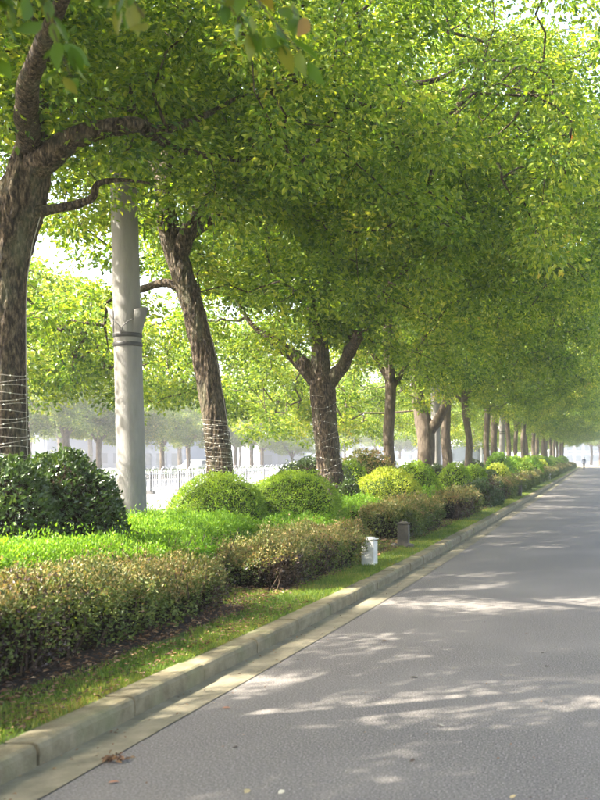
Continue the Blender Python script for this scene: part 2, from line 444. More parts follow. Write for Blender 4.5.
def build_tree(name, base, trunk, limbs, crown, seed, label, group=None, leaf=.10, per=170, nclump=380,
               bark='bark', leafm='crown', extra_clumps=None, skip=None, seg=28):
    """trunk: [(x,y,z,r)] local; limbs: list of the same; crown: dict"""
    r = np.random.default_rng(seed)
    root = empty(name, base)
    tag(root, label, 'tree', group)
    T = np.array(trunk, float)
    v, f = trunk_mesh(T[:, :3], T[:, 3], seed, seg, fine=22 if seg > 60 else 0)
    link_mesh('trunk', np_mesh('trunk', v, f, M[bark], True), root)
    skel = [smooth_path(T, 6)]
    for li, L in enumerate(limbs):
        L = np.array(L, float)
        v, f = trunk_mesh(L[:, :3], L[:, 3], seed + li + 5, 44 if seg > 60 else 14, fine=14 if seg > 60 else 0)
        link_mesh('limb', np_mesh('limb', v, f, M[bark], True), root)
        skel.append(smooth_path(L, 6))
    S = np.vstack(skel)[:, :3]
    # clumps
    c = np.array(crown['c'], float); rad = np.array(crown['r'], float)
    C = []
    while len(C) < nclump:
        d = r.normal(size=3); d /= np.linalg.norm(d)
        if r.random() < .25: d[2] = -abs(d[2]) * .6
        q = r.uniform(0, 1) ** .42
        lump = 1 + .16 * float(noise(d * 1.7, 1, seed % 9))
        p = c + d * q * rad * lump
        rel = p - c
        zmin = crown['zmin'] + crown.get('tilt', .25) * max(0, rel[0]) - min(1.3, .5 * max(0, -rel[0] - .6)) + crown.get('rise', .03) * (rel[0] ** 2 + rel[1] ** 2) + .35 * float(noise(p * .8, 1, 4))
        if p[2] < zmin: continue
        if skip and skip(p + np.array(base)): continue
        # clumps thinned along the sun's path to the bed, so light reaches it
        lx = p[0] + base[0] - to_sun.x / to_sun.z * p[2]; ly = p[1] + base[1] - to_sun.y / to_sun.z * p[2]
        if -6.6 < lx < -3.1 + .4 * float(noise(p * .9, 1, 3)) and r.random() < crown.get('thin', .8): continue
        # openings cut along the sun's path to lay light streaks on the road
        if lx > -3.2 and (abs(ly - 6.6) < .5 or abs(ly - 10.9) < .55) and r.random() < .85: continue
        if float(noise(p * .7, 1, 5 + seed % 5)) < crown.get('gap', -.28): continue
        C.append(p)
    # drooping skirt of foliage on the side away from the road
    k = 0
    while k < crown.get('skirt', 0):
        p = np.array([r.uniform(-6.6, -2.2), r.uniform(-4.4, 4.4), 0.0])
        zl = crown.get('low', 2.7) - base[2] + .45 * float(noise(p * .9, 1, 6)) + .12 * max(0, -p[0] - 4) ** 2
        p[2] = zl + r.uniform(0, 1) ** 1.3 * 2.4
        if p[0] + base[0] - to_sun.x / to_sun.z * p[2] > -6.3 and r.random() < .7: k += .34; continue  # skirt also thinned where it would shade the bed
        if (skip and skip(p + np.array(base))) or float(noise(p * .8, 1, 2)) < -.45: continue
        C.append(p); k += 1
    # fuller outer edge over the road
    k = 0
    while k < crown.get('edge', 0):
        p = np.array([r.uniform(3.6, 6.5), r.uniform(-4.2, 4.2), r.uniform(4.3, 8.6)])
        p[0] -= .1 * (p[2] - 6.3) ** 2
        if float(noise(p * .8, 1, 7)) < -.35: continue
        C.append(p); k += 1
    C = np.array(C)
    sz = r.uniform(.24, .66, len(C))
    if extra_clumps is not None:
        E = np.array(extra_clumps, float)
        C = np.vstack([C, E[:, :3]]); sz = np.concatenate([sz, E[:, 3]])
    v, f = crown_leaves(C, sz, per, leaf, seed + 1)
    o = link_mesh('crown', np_mesh('crown', v, f, M[leafm]), root)
    tag(o, kind='stuff')
    # twigs carry each clump: every clump hooks on to the nearest wood grown so far, so they fork step by step
    dmin = np.array([np.min(np.linalg.norm(S - p, axis=1)) for p in C])
    order = np.argsort(dmin)
    nodes = [q for q in S[::2]]; par = [-1] * len(nodes); base_n = len(nodes); ends = []
    NA = np.array(nodes); NA = np.vstack([NA, np.zeros((3 * len(C), 3))]); cnt_n = base_n
    hub = S[np.argmin(np.abs(S[:, 2] - (trunk[-2][2])))]
    pen = np.zeros(len(NA))
    pen[:base_n] = np.where(NA[:base_n, 2] < trunk[-1][2] * .38, 1.2, 0)
    for ci in order:
        p = C[ci]
        dd = np.linalg.norm(NA[:cnt_n] - p, axis=1) + pen[:cnt_n] + .5 * np.maximum(0, NA[:cnt_n, 2] - p[2] - .6)
        j = int(np.argmin(dd)); s_ = NA[j]; dj = np.linalg.norm(s_ - p)
        m1 = s_ + (p - s_) * .35 + r.normal(size=3) * .09 * dj + np.array([0, 0, .07 * dj])
        m2 = s_ + (p - s_) * .7 + r.normal(size=3) * .09 * dj + np.array([0, 0, .05 * dj])
        last = j
        for q in (m1, m2, p):
            NA[cnt_n] = q; par.append(last); last = cnt_n; cnt_n += 1
    wgt = np.zeros(cnt_n)
    for k in range(cnt_n - 1, base_n - 1, -1):
        wgt[k] += 1
        if par[k] >= 0: wgt[par[k]] += wgt[k]
    V, F = [], []; n0 = 0
    for k in range(base_n, cnt_n, 3):
        ch = [NA[par[k]], NA[k], NA[k + 1], NA[k + 2]]
        rr_ = [.0034 * math.sqrt(min(60, wgt[q])) + .002 for q in (k, k, k + 1, k + 2)]
        v, f = sweep(ch, rr_, 4)
        V += v; F += [tuple(q + n0 for q in ff) for ff in f]; n0 += len(v)
    o = link_mesh('twigs', np_mesh('twigs', np.array(V), np.array(F), M[bark], True), root)
    tag(o, kind='stuff')
    return root

def copy_tree(o, parent=None):
    c = o.copy(); col.objects.link(c)
    if parent: c.parent = parent
    for ch in list(o.children): copy_tree(ch, c)
    return c

def auto_limbs(fork, r0, seed, n=5, reach=3.6, zt=8.5):
    rr = np.random.default_rng(seed); out = []
    a0 = rr.uniform(0, 6.28)
    for k in range(n):
        a = a0 + 2 * math.pi * k / n + rr.uniform(-.3, .3)
        R_ = reach * rr.uniform(.7, 1.05); z1 = rr.uniform(.55, 1) * (zt - fork[2]) + fork[2]
        p0 = np.array(fork) + np.array([0, 0, rr.uniform(-.25, .15)])
        dx = np.array([math.cos(a), math.sin(a), 0])
        pts = [(*(p0), r0 * .62), (*(p0 + dx * R_ * .22 + [0, 0, (z1 - p0[2]) * .28]), r0 * .5),
               (*(p0 + dx * R_ * .5 + [0, 0, (z1 - p0[2]) * .55 + rr.uniform(-.2, .2)]), r0 * .34),
               (*(p0 + dx * R_ * .8 + [0, 0, (z1 - p0[2]) * .8]), r0 * .2),
               (*(p0 + dx * R_ + [0, 0, z1 - p0[2]]), r0 * .07)]
        out.append(pts)
    return out

ROWX = -6.0
def loc(px, py, Y, bx, by, bz=0.0):
    """pixel at depth Y -> coordinates local to a tree based at (bx,by,bz)"""
    x, yy, z = at(px, Y, py)
    return (x - bx, yy - by, z - bz)

# --- first tree: broad fork, at the left edge of the view
b1 = (at(9, 10.2)[0], 10.2, .25)
def q1(px, py, dy=0.0): return loc(px, py, 10.2 + dy, *b1)
tr1 = [(0, 0, -.1, .29), (0, 0, .25, .215), (*q1(6, 460), .195), (*q1(6, 380), .185), (*q1(6, 300), .182), (*q1(8, 255), .20), (*q1(15, 215), .24), (*q1(26, 180), .20), (*q1(31, 150), .155), (*q1(34, 120), .12)]
li1 = [
    [(*q1(26, 175), .15), (*q1(48, 158, -.1), .125), (*q1(68, 142, -.15), .105), (*q1(95, 131, -.2), .095), (*q1(135, 125, -.1), .075), (*q1(160, 130, .2), .05), (*q1(200, 118, .7), .035), (*q1(250, 90, 1.2), .012)],
    [(*q1(34, 130), .12), (*q1(37, 95, .1), .11), (*q1(40, 40, .3), .09), (*q1(60, -40, .6), .06), (*q1(75, -120, .8), .02)],
    [(*q1(4, 225, 0), .16), (*q1(-12, 195, .1), .13), (*q1(-35, 150, .3), .10), (*q1(-80, 60, .6), .06), (*q1(-140, -40, 1), .02)],
    [(*q1(22, 214, -.05), .07), (*q1(48, 210, .0), .05), (*q1(78, 204, .1), .042), (*q1(93, 197, .15), .036), (*q1(98, 184, .15), .03), (*q1(120, 180, .2), .02), (*q1(150, 183, .3), .01)],
    [(*q1(37, 110, 0), .08), (*q1(60, 108, .3), .06), (*q1(100, 102, .8), .05), (*q1(138, 112, 1.1), .04), (*q1(148, 128, 1.2), .02)],
    [(*q1(30, 150, 0), .12), (*q1(30, 80, -1.0), .09), (*q1(90, -60, -2.4), .04)],
    [(*q1(145, 130, -.1), .055), (*q1(180, 150, .6), .04), (*q1(240, 160, 1.3), .03), (*q1(290, 168, 1.8), .02)],
]
def free_trunk1(p):
    # keep foliage off the lower trunk and fork, which stand clear
    return (p[2] < 4.6 and abs(p[0] + 5.9) < 1.3 and p[1] < 10.6) or (p[1] < 8.8 and p[2] < 2.2 + .36 * p[1])
build_tree('street_tree', b1, tr1, li1, dict(c=(.2, .4, 7.0), r=(5.4, 5.0, 4.0), zmin=4.3, tilt=.12, rise=.0, thin=.8, skirt=70, low=3.7), 11,
           'nearest big street tree at left, wide fork above dark clipped domes', 'street trees along the kerb', leaf=.085, per=235, nclump=520, skip=free_trunk1, seg=100)

# --- second tree: leaning, bare trunk
b2 = (at(224, 15.8)[0], 15.8, .25)
def q2(px, py, dy=0.0): return loc(px, py, 15.8 + dy, *b2)
tr2 = [(0.03, 0, -.1, .26), (0, 0, .3, .205), (*q2(220, 470), .188), (*q2(215, 420), .178), (*q2(207, 370), .175), (*q2(196, 320), .17), (*q2(184, 278), .165), (*q2(172, 240), .16), (*q2(165, 200), .12), (*q2(168, 140), .08)]
li2 = [
    [(*q2(188, 292), .08), (*q2(165, 283), .07), (*q2(140, 290, .2), .05), (*q2(110, 300, .4), .02)],
    [(*q2(178, 255), .13), (*q2(205, 200, -.2), .11), (*q2(260, 150, -.6), .09), (*q2(345, 108, -.9), .075), (*q2(385, 88, -1.0), .06), (*q2(435, 80, -1.0), .035), (*q2(470, 60, -1), .015)],
    [(*q2(170, 220), .13), (*q2(150, 150, .4), .09), (*q2(110, 60, 1.0), .05), (*q2(80, 0, 1.2), .02)],
    [(*q2(175, 240), .12), (*q2(240, 205, .8), .09), (*q2(330, 165, 1.4), .07), (*q2(430, 160, 1.2), .045), (*q2(480, 140, 1.0), .02)],
    [(*q2(345, 112, -.9), .05), (*q2(400, 135, -.6), .045), (*q2(450, 122, -.4), .045), (*q2(464, 90, -.3), .04), (*q2(490, 55, -.3), .02)],
    [(*q2(168, 160), .09), (*q2(200, 60, -.3), .07), (*q2(250, -50, -.6), .03)],
]
def free_trunk2(p):
    px = 600 + p[0] / p[1] * 1000; py = 458 - (p[2] - 1.6) / p[1] * 1000
    return p[1] < 16.2 and p[2] < 3.9 and -6.6 < p[0] < -4.6
build_tree('street_tree', b2, tr2, li2, dict(c=(.7, .3, 7.1), r=(5.9, 4.6, 4.2), zmin=3.0, tilt=.25, rise=.015, skirt=140, low=3.0, thin=.6, edge=80), 23,
           'leaning street tree with bare trunk behind the lime green dome', 'street trees along the kerb', leaf=.10, per=200, nclump=540, skip=free_trunk2, seg=100)

# --- third tree: dark low fork
b3 = (at(333, 22)[0], 22.0, .28)
def q3(px, py, dy=0.0): return loc(px, py, 22 + dy, *b3)
tr3 = [(0.03, 0, -.1, .33), (0, 0, .3, .27), (*q3(330, 470), .255), (*q3(325, 420), .25), (*q3(323, 390), .27), (*q3(321, 372), .22), (*q3(320, 340), .16)]
li3 = [
    [(*q3(320, 385), .19), (*q3(304, 366, -.1), .16), (*q3(286, 350, -.2), .12), (*q3(268, 337, -.2), .085), (*q3(250, 322, 0), .05), (*q3(225, 280, .2), .02)],
    [(*q3(327, 385), .17), (*q3(337, 373, 0), .15), (*q3(346, 360, 0), .13), (*q3(360, 320, .2), .09), (*q3(400, 240, .4), .05), (*q3(430, 160, .5), .02)],
    [(*q3(320, 360), .15), (*q3(310, 300, -.2), .11), (*q3(300, 230, -.4), .08), (*q3(330, 120, -.5), .03)],
    [(*q3(305, 300, -.2), .08), (*q3(275, 285, -.4), .06), (*q3(255, 275, -.5), .035), (*q3(230, 240, -.5), .015)],
    [(*q3(346, 360, 0), .12), (*q3(380, 300, -1), .09), (*q3(460, 200, -2), .05), (*q3(500, 130, -2.3), .02)],
]
def free_trunk3(p):
    px = 600 + p[0] / p[1] * 1000; py = 458 - (p[2] - 1.6) / p[1] * 1000
    return p[1] < 22.4 and 258 < px < 352 and py > 345
build_tree('street_tree', b3, tr3, li3, dict(c=(.5, .2, 7.2), r=(6.0, 4.4, 4.6), zmin=3.0, tilt=.22, rise=.01, skirt=130, low=2.85, thin=.5, edge=90), 37,
           'third street tree, dark low fork above a dark green round shrub', 'street trees along the kerb', leaf=.10, per=200, nclump=520, skip=free_trunk3, seg=72)

# --- fifth tree: trunk with a bare forked limb
b5 = (at(426, 34.3)[0], 34.3, .28)
def q5(px, py, dy=0.0): return loc(px, py, 34.3 + dy, *b5)
tr5 = [(0, 0, -.1, .36), (0, 0, .4, .31), (*q5(426, 450), .29), (*q5(425, 428), .30), (*q5(420, 410), .22), (*q5(417, 390), .2), (*q5(415, 350), .14)]
li5 = [
    [(*q5(430, 430, -.05), .2), (*q5(438, 420, -.1), .17), (*q5(444, 408, -.1), .16), (*q5(449, 394, -.1), .14), (*q5(456, 370, 0), .1), (*q5(470, 300, .2), .05), (*q5(480, 250, .2), .02)],
    [(*q5(417, 380), .14), (*q5(400, 340), .1), (*q5(370, 290), .06), (*q5(350, 250), .02)],
    [(*q5(416, 370), .14), (*q5(430, 300, -.3), .1), (*q5(450, 200, -.5), .03)],
]
build_tree('street_tree', b5, tr5, li5, dict(c=(.3, 0, 7.4), r=(5.6, 4.2, 5.0), zmin=3.2, tilt=.22, rise=.01, skirt=110, low=2.6, edge=90), 53,
           'fifth street tree, thick trunk with one bare pale limb forking right', 'street trees along the kerb', leaf=.11, per=150, nclump=440, bark='bark_far')

# --- generic street trees, three builds copied along the row
protos = []
for k in range(3):
    rr = np.random.default_rng(70 + k)
    fz = 3.6 + .3 * k
    rt = [.165, .2, .18][k]
    tr = [(0, 0, -.1, rt * 1.35), (0, 0, .35, rt * 1.08), (.03, .0, 1.2, rt), (rr.uniform(-.1, .1), .02, 2.2, rt * .95), (rr.uniform(-.12, .12), 0, fz, rt * .98), (rr.uniform(-.2, .2), 0, fz + 1.4, rt * .6), (0, 0, 7.0, rt * .25)]
    li = auto_limbs((tr[4][0], 0, fz), rt * .8, 80 + k, 4)
    t = build_tree('street_tree', (0, 0, 0), tr, li, dict(c=(.6, 0, 7.0), r=(6.3, 4.3, 4.8), zmin=3.3, tilt=.2, rise=.01, skirt=130, low=2.5, thin=.35, edge=90), 90 + k,
                   'street tree', 'street trees along the kerb', leaf=.115, per=150, nclump=440, bark='bark_far', seg=20)
    protos.append(t)
far_label = 'far street tree, one of the small hazy trunks packed before the road end'
spots = [(4, 389, 28.4, 'fourth street tree, slim straight trunk behind the yellow dome'),
         (6, 447, 39.4, 'sixth street tree, thick straight trunk just right of the forked one'),
         (7, 467.5, 45.4, 'seventh street tree, slim trunk in front of the white bus'),
         (8, 486.5, 52.5, 'eighth street tree, slim trunk just right of the white bus'),
         (9, 494.5, 57.5, 'ninth street tree, thin trunk left of the third concrete pole'),
         (10, 508, 64.5, 'tenth street tree, trunk just right of the third concrete pole'),
         (11, 515.5, 71, 'eleventh street tree, thin trunk two right of the third concrete pole')]
Y = 77.5; n = 12
while Y < 166:
    lab = far_label if n > 18 else '%s trunk beyond the third concrete pole, slim and slightly hazy' % ('third fourth fifth sixth seventh eighth ninth'.split()[n - 12])
    spots.append((n, 600 + (-6.0 + random.uniform(-.3, .3)) / Y * 1000, Y, lab)); Y += 6.2; n += 1
for k, (n, px, Y, lab) in enumerate(spots):
    j = k % 3
    o = protos[j] if k < 3 else copy_tree(protos[j])
    o.location = (at(px, Y)[0], Y, .22)
    o['label'] = lab
    if k >= 3:
        # keep the road side of each crown over the road, alternate mirrored builds
        o.rotation_euler = (0, 0, random.choice([0, .3, -.3, .15]))
    s = random.uniform(.92, 1.06)
    o.scale = (s, s * random.choice([1, -1]), random.uniform(.95, 1.08))

# --- the trees behind the viewer's left shoulder: their crowns hang over the top of the view
def high_only(p):
    return p[2] < 2.9 + .50 * max(0, p[1] + .5) + (0 if p[1] > 0 else .6)
for (yb, sd_, lab) in ((4.4, 131, 'street tree left of the view, only leafy outer twigs hang into the top corner'),):
    bb = (ROWX, yb, .25)
    tr = [(0, 0, -.1, .3), (0, 0, .3, .24), (0, 0, 2, .22), (0, 0, 3.4, .23), (0, 0, 5, .13), (0, 0, 7.5, .05)]
    build_tree('street_tree', bb, tr, auto_limbs((0, 0, 3.4), .23, sd_), dict(c=(.2, -.3, 7.2), r=(5.2, 4.2, 3.6), zmin=3.6, tilt=.1, rise=0, thin=.8), sd_, lab,
               'street trees along the kerb', leaf=.10, per=190, nclump=520, skip=high_only)
b0 = copy_tree(protos[1]); b0.location = (ROWX, -1.6, .25); b0.rotation_euler = (0, 0, .4)
b0['label'] = 'street tree behind the viewpoint, shading the near road'

# hanging foreground spray from the nearest tree (top left corner, out of focus)
root = empty('hanging_branch', (-2.35, 3.3, 3.4))
tag(root, 'out-of-focus leafy spray hanging into the top left corner', 'branch')
r = np.random.default_rng(5)
V, F, n0 = [], [], 0; LP, LD = [], []
ends = [(-.1, .1, -.52), (.12, -.1, -.62), (.28, .1, -.45), (.40, 0, -.36), (.55, .1, -.50), (.80, .1, -.30), (1.10, .3, -.28), (1.30, .2, -.38), (.0, 0, -.75), (1.2, .5, -.12), (-.2, .2, -.35), (.68, .2, -.2)]
for e in ends:
    e = np.array(e); s = np.array([e[0] * .55 - .25, .1, .25])
    mid = (s + e) / 2 + np.array([.05, 0, .1])
    path = smooth_path([s, mid, e], 8)
    v, f = sweep(path, np.linspace(.006, .002, len(path)), 5)
    V += v; F += [tuple(q + n0 for q in ff) for ff in f]; n0 += len(v)
    for p in path[2:]:
        for _ in range(3):
            LP.append(p + r.normal(size=3) * .02); LD.append(r.normal(size=3) * .5 + np.array([.1, 0, -.7]))
o = link_mesh('twigs', np_mesh('twigs', np.array(V), np.array(F), M['stem'], True), root); tag(o, kind='stuff')
LP = np.array(LP); LD = np.array(LD); m = len(LP)
# fuller leaf outline for the close leaves: base, two shoulders, tip
def big_leaves(P, D, N, L, W):
    D = unit(D); S = unit(np.cross(D, N)); N2 = np.cross(S, D); L = L[:, None]; W = W[:, None]
    prof = [(0, 0), (.18, .34), (.45, .5), (.72, .34), (1.0, 0)]
    mid = [P + D * L * a - N2 * L * .18 * a * a for a, _ in prof]
    lf = [mid[i] + S * W * prof[i][1] + N2 * W * .1 for i in (1, 2, 3)]
    rt_ = [mid[i] - S * W * prof[i][1] + N2 * W * .1 for i in (1, 2, 3)]
    v = np.stack([mid[0], lf[0], lf[1], lf[2], mid[4], rt_[2], rt_[1], rt_[0], mid[1], mid[2], mid[3]], axis=1).reshape(-1, 3)
    b = np.arange(m_ := len(P))[:, None] * 11
    T = np.array([[0, 1, 8, 8], [8, 1, 2, 9], [9, 2, 3, 10], [10, 3, 4, 4], [0, 8, 7, 7], [8, 9, 6, 7], [9, 10, 5, 6], [10, 4, 5, 5]])
    tri = []
    for q in T:
        q = list(q)
        if q[2] == q[3]: tri.append(q[:3])
        else: tri += [[q[0], q[1], q[2]], [q[0], q[2], q[3]]]
    tri = np.array(tri)
    f = (b[:, :, None] + tri[None]).reshape(-1, 3)
    return v, f
lz = r.uniform(.07, .11, m)
v, f = big_leaves(LP, LD, unit(r.normal(size=(m, 3)) * .6 + np.array([0, -.6, .5])), lz, lz * .5)
o = link_mesh('leaves', np_mesh('leaves', v, f, M['crown_near'], True), root); tag(o, kind='stuff')

# right-hand tree whose twig tips reach into the top right corner
bR = (4.9, 9.0, .12)
tr = [(0, 0, -.1, .26), (0, 0, .3, .2), (0, 0, 2.4, .18), (-.1, 0, 3.6, .17), (-.1, 0, 6, .06)]
build_tree('street_tree', bR, tr, auto_limbs((-.1, 0, 3.6), .17, 201, 5, 3.2, 7.6), dict(c=(-.3, 0, 6.6), r=(4.0, 4.0, 2.8), zmin=4.3, tilt=0, rise=0), 203,
           'street tree right of the road, only twig tips in the top right corner', leaf=.10, per=130, nclump=150,
           extra_clumps=[(-5.05, -.2, 5.75, .22), (-4.75, 0, 5.95, .35), (-4.9, .4, 5.6, .18)],
           skip=lambda p: p[0] < .25)

# ------------------------------------------------------------------ shrubs and hedges
def dome(px, top, bot, hw, Y, mat, label, leaf=.035, n=7000, group='clipped dome shrubs in the bed', stretch=1.0, cat='shrub'):
    X = at(px, Y)[0]; g = float(gz(X, Y))
    ztop = CAM_H + (458 - top) * Y / 1000
    rx = hw * Y / 1000; ry = rx * stretch
    rz = (ztop - g) * .62; zc = ztop - g - rz
    root = empty('dome_shrub', (X, Y, g))
    tag(root, label, cat, group)
    r = np.random.default_rng(int(px * 7 + Y * 13))
    sd_ = int(px) % 11; n = int(n * 1.5)
    d = unit(r.normal(size=(n, 3)))
    keep = (d[:, 2] * rz + zc > .06)
    d = d[keep]; m = len(d)
    bump = 1 + .06 * noise(d * 2.6, 1, sd_) + .03 * noise(d * 9, 1, sd_ + 3)
    dep = r.uniform(0, 1, m) ** 2 * .10
    P = d * np.array([rx, ry, rz]) * (bump - dep)[:, None] + np.array([0, 0, zc])
    stray = r.uniform(0, 1, m) < .03
    P = P + np.where(stray[:, None], d * r.uniform(.02, .09, m)[:, None] * (rx / .6), 0)
    D = unit(d + r.normal(size=(m, 3)) * .75 + np.array([0, 0, .25]))
    N = unit(d + r.normal(size=(m, 3)) * .6 + np.array([0, 0, .5]))
    l = leaf * r.uniform(.7, 1.35, m)
    v, f = leaf_cloud(P, D, N, l, l * r.uniform(.5, .7, m))
    tag(link_mesh('foliage', np_mesh('foliage', v, f, M[mat]), root), kind='stuff')
    # dense twiggy interior
    u = np.linspace(0, 2 * math.pi, 25)[:-1]; w_ = np.linspace(-.98, .98, 12)
    dd = np.array([(math.sqrt(1 - b_ * b_) * math.cos(a), math.sqrt(1 - b_ * b_) * math.sin(a), b_) for b_ in w_ for a in u])
    vv = dd * np.array([rx, ry, rz]) * (.88 * (1 + .045 * noise(dd * 3.2, 1, sd_)))[:, None] + np.array([0, 0, zc])
    vv[:, 2] = np.maximum(vv[:, 2], -.02)
    ff = [(i * 24 + k, i * 24 + (k + 1) % 24, (i + 1) * 24 + (k + 1) % 24, (i + 1) * 24 + k) for i in range(11) for k in range(24)]
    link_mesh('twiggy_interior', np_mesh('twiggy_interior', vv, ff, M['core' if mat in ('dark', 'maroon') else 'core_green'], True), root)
    return root

def hedge(x0, x1, y0, y1, zt0, zt1, mat, label, top_mat=None, leaf=.04, dens=1500, shear0=0.0, shear1=0.0, cat='hedge', name='clipped_hedge',
          group='clipped hedge blocks in the bed', upright=0.3, sparse=.0, rough=.05, round_=.12, mix=None, aspect=.55):
    """box hedge; x edges move by shear0 (near end) / shear1 (far end); zt0, zt1 top heights (absolute) at near / far end"""
    xc, yc = (x0 + x1) / 2 + (shear0 + shear1) / 2, (y0 + y1) / 2
    g = float(gz(xc, yc))
    root = empty(name, (xc, yc, g)); tag(root, label, cat, group)
    r = np.random.default_rng(int(abs(y0) * 31 + abs(x0) * 17 + 3))
    W, Ln, H = x1 - x0, y1 - y0, (zt0 + zt1) / 2 - g
    areas = np.array([W * Ln * 1.25, Ln * H, Ln * H * .5, W * H, W * H * .8])
    n = int(dens * areas.sum())
    side = r.choice(5, n, p=areas / areas.sum())
    u, v_ = r.uniform(-.5, .5, n), r.uniform(-.5, .5, n)
    hgt = r.uniform(0, 1, n)
    q = np.zeros((n, 3)); nn = np.zeros((n, 3))
    s = side == 0; q[s] = np.c_[u[s], v_[s], np.ones(s.sum())]; nn[s] = (0, 0, 1)
    s = side == 1; q[s] = np.c_[np.full(s.sum(), .5), v_[s], hgt[s]]; nn[s] = (1, 0, 0)
    s = side == 2; q[s] = np.c_[np.full(s.sum(), -.5), v_[s], hgt[s]]; nn[s] = (-1, 0, 0)
    s = side == 3; q[s] = np.c_[u[s], np.full(s.sum(), -.5), hgt[s]]; nn[s] = (0, -1, 0)
    s = side == 4; q[s] = np.c_[u[s], np.full(s.sum(), .5), hgt[s]]; nn[s] = (0, 1, 0)
    if sparse:
        k = (q[:, 2] > .66) | (r.uniform(0, 1, n) > sparse * (1.3 - q[:, 2] * 1.9)); q, nn = q[k], nn[k]
    def shape(q, inset=0.0):
        t = q[:, 1] + .5
        ztl = (zt0 + (zt1 - zt0) * t) - g
        # rounded plan corners and shoulders (in metres)
        X = q[:, 0] * (W - 2 * inset); Yy = q[:, 1] * (Ln - 2 * inset); Z = q[:, 2] * (ztl - inset)
        rc = min(.35, W * .45)
        ex = np.maximum(0, np.abs(X) - (W / 2 - rc)); ey = np.maximum(0, np.abs(Yy) - (Ln / 2 - rc))
        dd = np.sqrt(ex ** 2 + ey ** 2); k = np.where(dd > rc, rc / np.maximum(dd, 1e-6), 1)
        X = np.sign(X) * (np.minimum(np.abs(X), W / 2 - rc) + ex * k); Yy = np.sign(Yy) * (np.minimum(np.abs(Yy), Ln / 2 - rc) + ey * k)
        ed = np.minimum(W / 2 - np.abs(X), Ln / 2 - np.abs(Yy))       # distance from the edge in plan
        Z = Z - np.where(q[:, 2] > .8, round_ * np.clip(1 - ed / .22, 0, 1) ** 2, 0)
        pull = np.clip((q[:, 2] - .75) / .25, 0, 1) ** 2 * .05 + np.clip((.35 - q[:, 2]) / .35, 0, 1) * .10
        X = X * (1 - pull * .6 / max(W, .5)); Yy = Yy * (1 - pull * .6 / max(Ln, .5))
        X = X + (shear0 + (shear1 - shear0) * t) - (shear0 + shear1) / 2
        return np.c_[X, Yy, Z]
    P = shape(q)
    wp = P + np.array([xc, yc, 0])
    P = P + nn * (rough * noise(wp, 2.6, 2) + rough * .7 * noise(wp, 7, 5))[:, None]
    m = len(P)
    P = P - nn * (r.uniform(0, 1, m) ** 1.5 * .12)[:, None] + r.normal(size=(m, 3)) * .012
    stray = r.uniform(0, 1, m) < .035
    P = P + np.where(stray[:, None], (nn + np.array([0, 0, .6])) * r.uniform(.02, .10, m)[:, None], 0)
    P[:, 2] = np.maximum(P[:, 2], .02)
    D = unit(nn * .7 + r.normal(size=(m, 3)) * .6 + np.array([0, 0, upright]))
    N = unit(nn * .6 + r.normal(size=(m, 3)) * .6 + np.array([0, 0, .5]))
    l = leaf * r.uniform(.6, 1.4, m)
    v, f = leaf_cloud(P, D, N, l, l * aspect * r.uniform(.8, 1.2, m))
    rel = q[:, 2] + r.normal(size=m) * .12 + .12 * noise(wp, 1.3, 7)
    groups = []
    if top_mat:
        tm = (rel > .86); groups.append((top_mat, tm, 'new_growth'))
    else: tm = np.zeros(m, bool)
    if mix:
        mm = (~tm) & (noise(wp, mix[2] if len(mix) > 2 else .9, 1) * .5 + .5 + r.normal(size=m) * .15 > mix[1]); groups.append((mix[0], mm, 'dark_foliage'))
    else: mm = np.zeros(m, bool)
    groups.append((mat, ~(tm | mm), 'foliage'))
    fv = v.reshape(-1, 4, 3)
    for mt, k, nm in groups:
        if k.sum() < 10: continue
        vv = fv[k].reshape(-1, 3)
        tag(link_mesh(nm, np_mesh(nm, vv, np.arange(len(vv)).reshape(-1, 4), M[mt]), root), kind='stuff')
    # interior mass
    nu, nv = 8, max(6, int(Ln / .25))
    qq, ff = [], []
    ring = [(-.5, .0), (-.5, .5), (-.5, 1), (-.25, 1), (0, 1), (.25, 1), (.5, 1), (.5, .5), (.5, 0)]
    for j in range(nv + 1):
        for a, b_ in ring: qq.append((a, -.5 + j / nv, b_))
    R_ = len(ring)
    ff = [(j * R_ + i, j * R_ + i + 1, (j + 1) * R_ + i + 1, (j + 1) * R_ + i) for j in range(nv) for i in range(R_ - 1)]
    cv = shape(np.array(qq), .16)
    ff2 = [tuple(range(R_)), tuple(range(nv * R_, (nv + 1) * R_))]
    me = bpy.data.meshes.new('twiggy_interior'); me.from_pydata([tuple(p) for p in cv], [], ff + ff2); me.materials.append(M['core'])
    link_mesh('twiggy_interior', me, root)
    # stems at the foot
    V, F, n0 = [], [], 0
    for k in range(int(Ln * 26)):
        t = r.uniform(-.5, .5); side_ = r.choice([1, 1, 1, -1])
        bx_ = side_ * (W / 2 - r.uniform(.06, .25)) + (shear0 + (shear1 - shear0) * (t + .5)) - (shear0 + shear1) / 2
        p0 = np.array([bx_ - .05, t * Ln, 0]); p1 = p0 + np.array([r.normal() * .05 + .08 * side_, r.normal() * .12, H * r.uniform(.45, .85)])
        pm = (p0 + p1) / 2 + r.normal(size=3) * .03
        v, f = sweep([p0, pm, p1], [.009, .007, .003], 4)
        V += v; F += [tuple(a + n0 for a in f_) for f_ in f]; n0 += len(v)
    tag(link_mesh('stems', np_mesh('stems', np.array(V), np.array(F), M['stem']), root), kind='stuff')
    return root

# near red-tipped hedge, running out of the frame at left
hedge(-4.75, -3.85, 3.6, 9.75, .96, .60, 'olive', 'long olive and pink tinged hedge nearest the viewer at lower left', 'redtip', leaf=.030, dens=5000,
      shear0=-.02, shear1=.30, sparse=.62, rough=.07, mix=('maroon', .60))
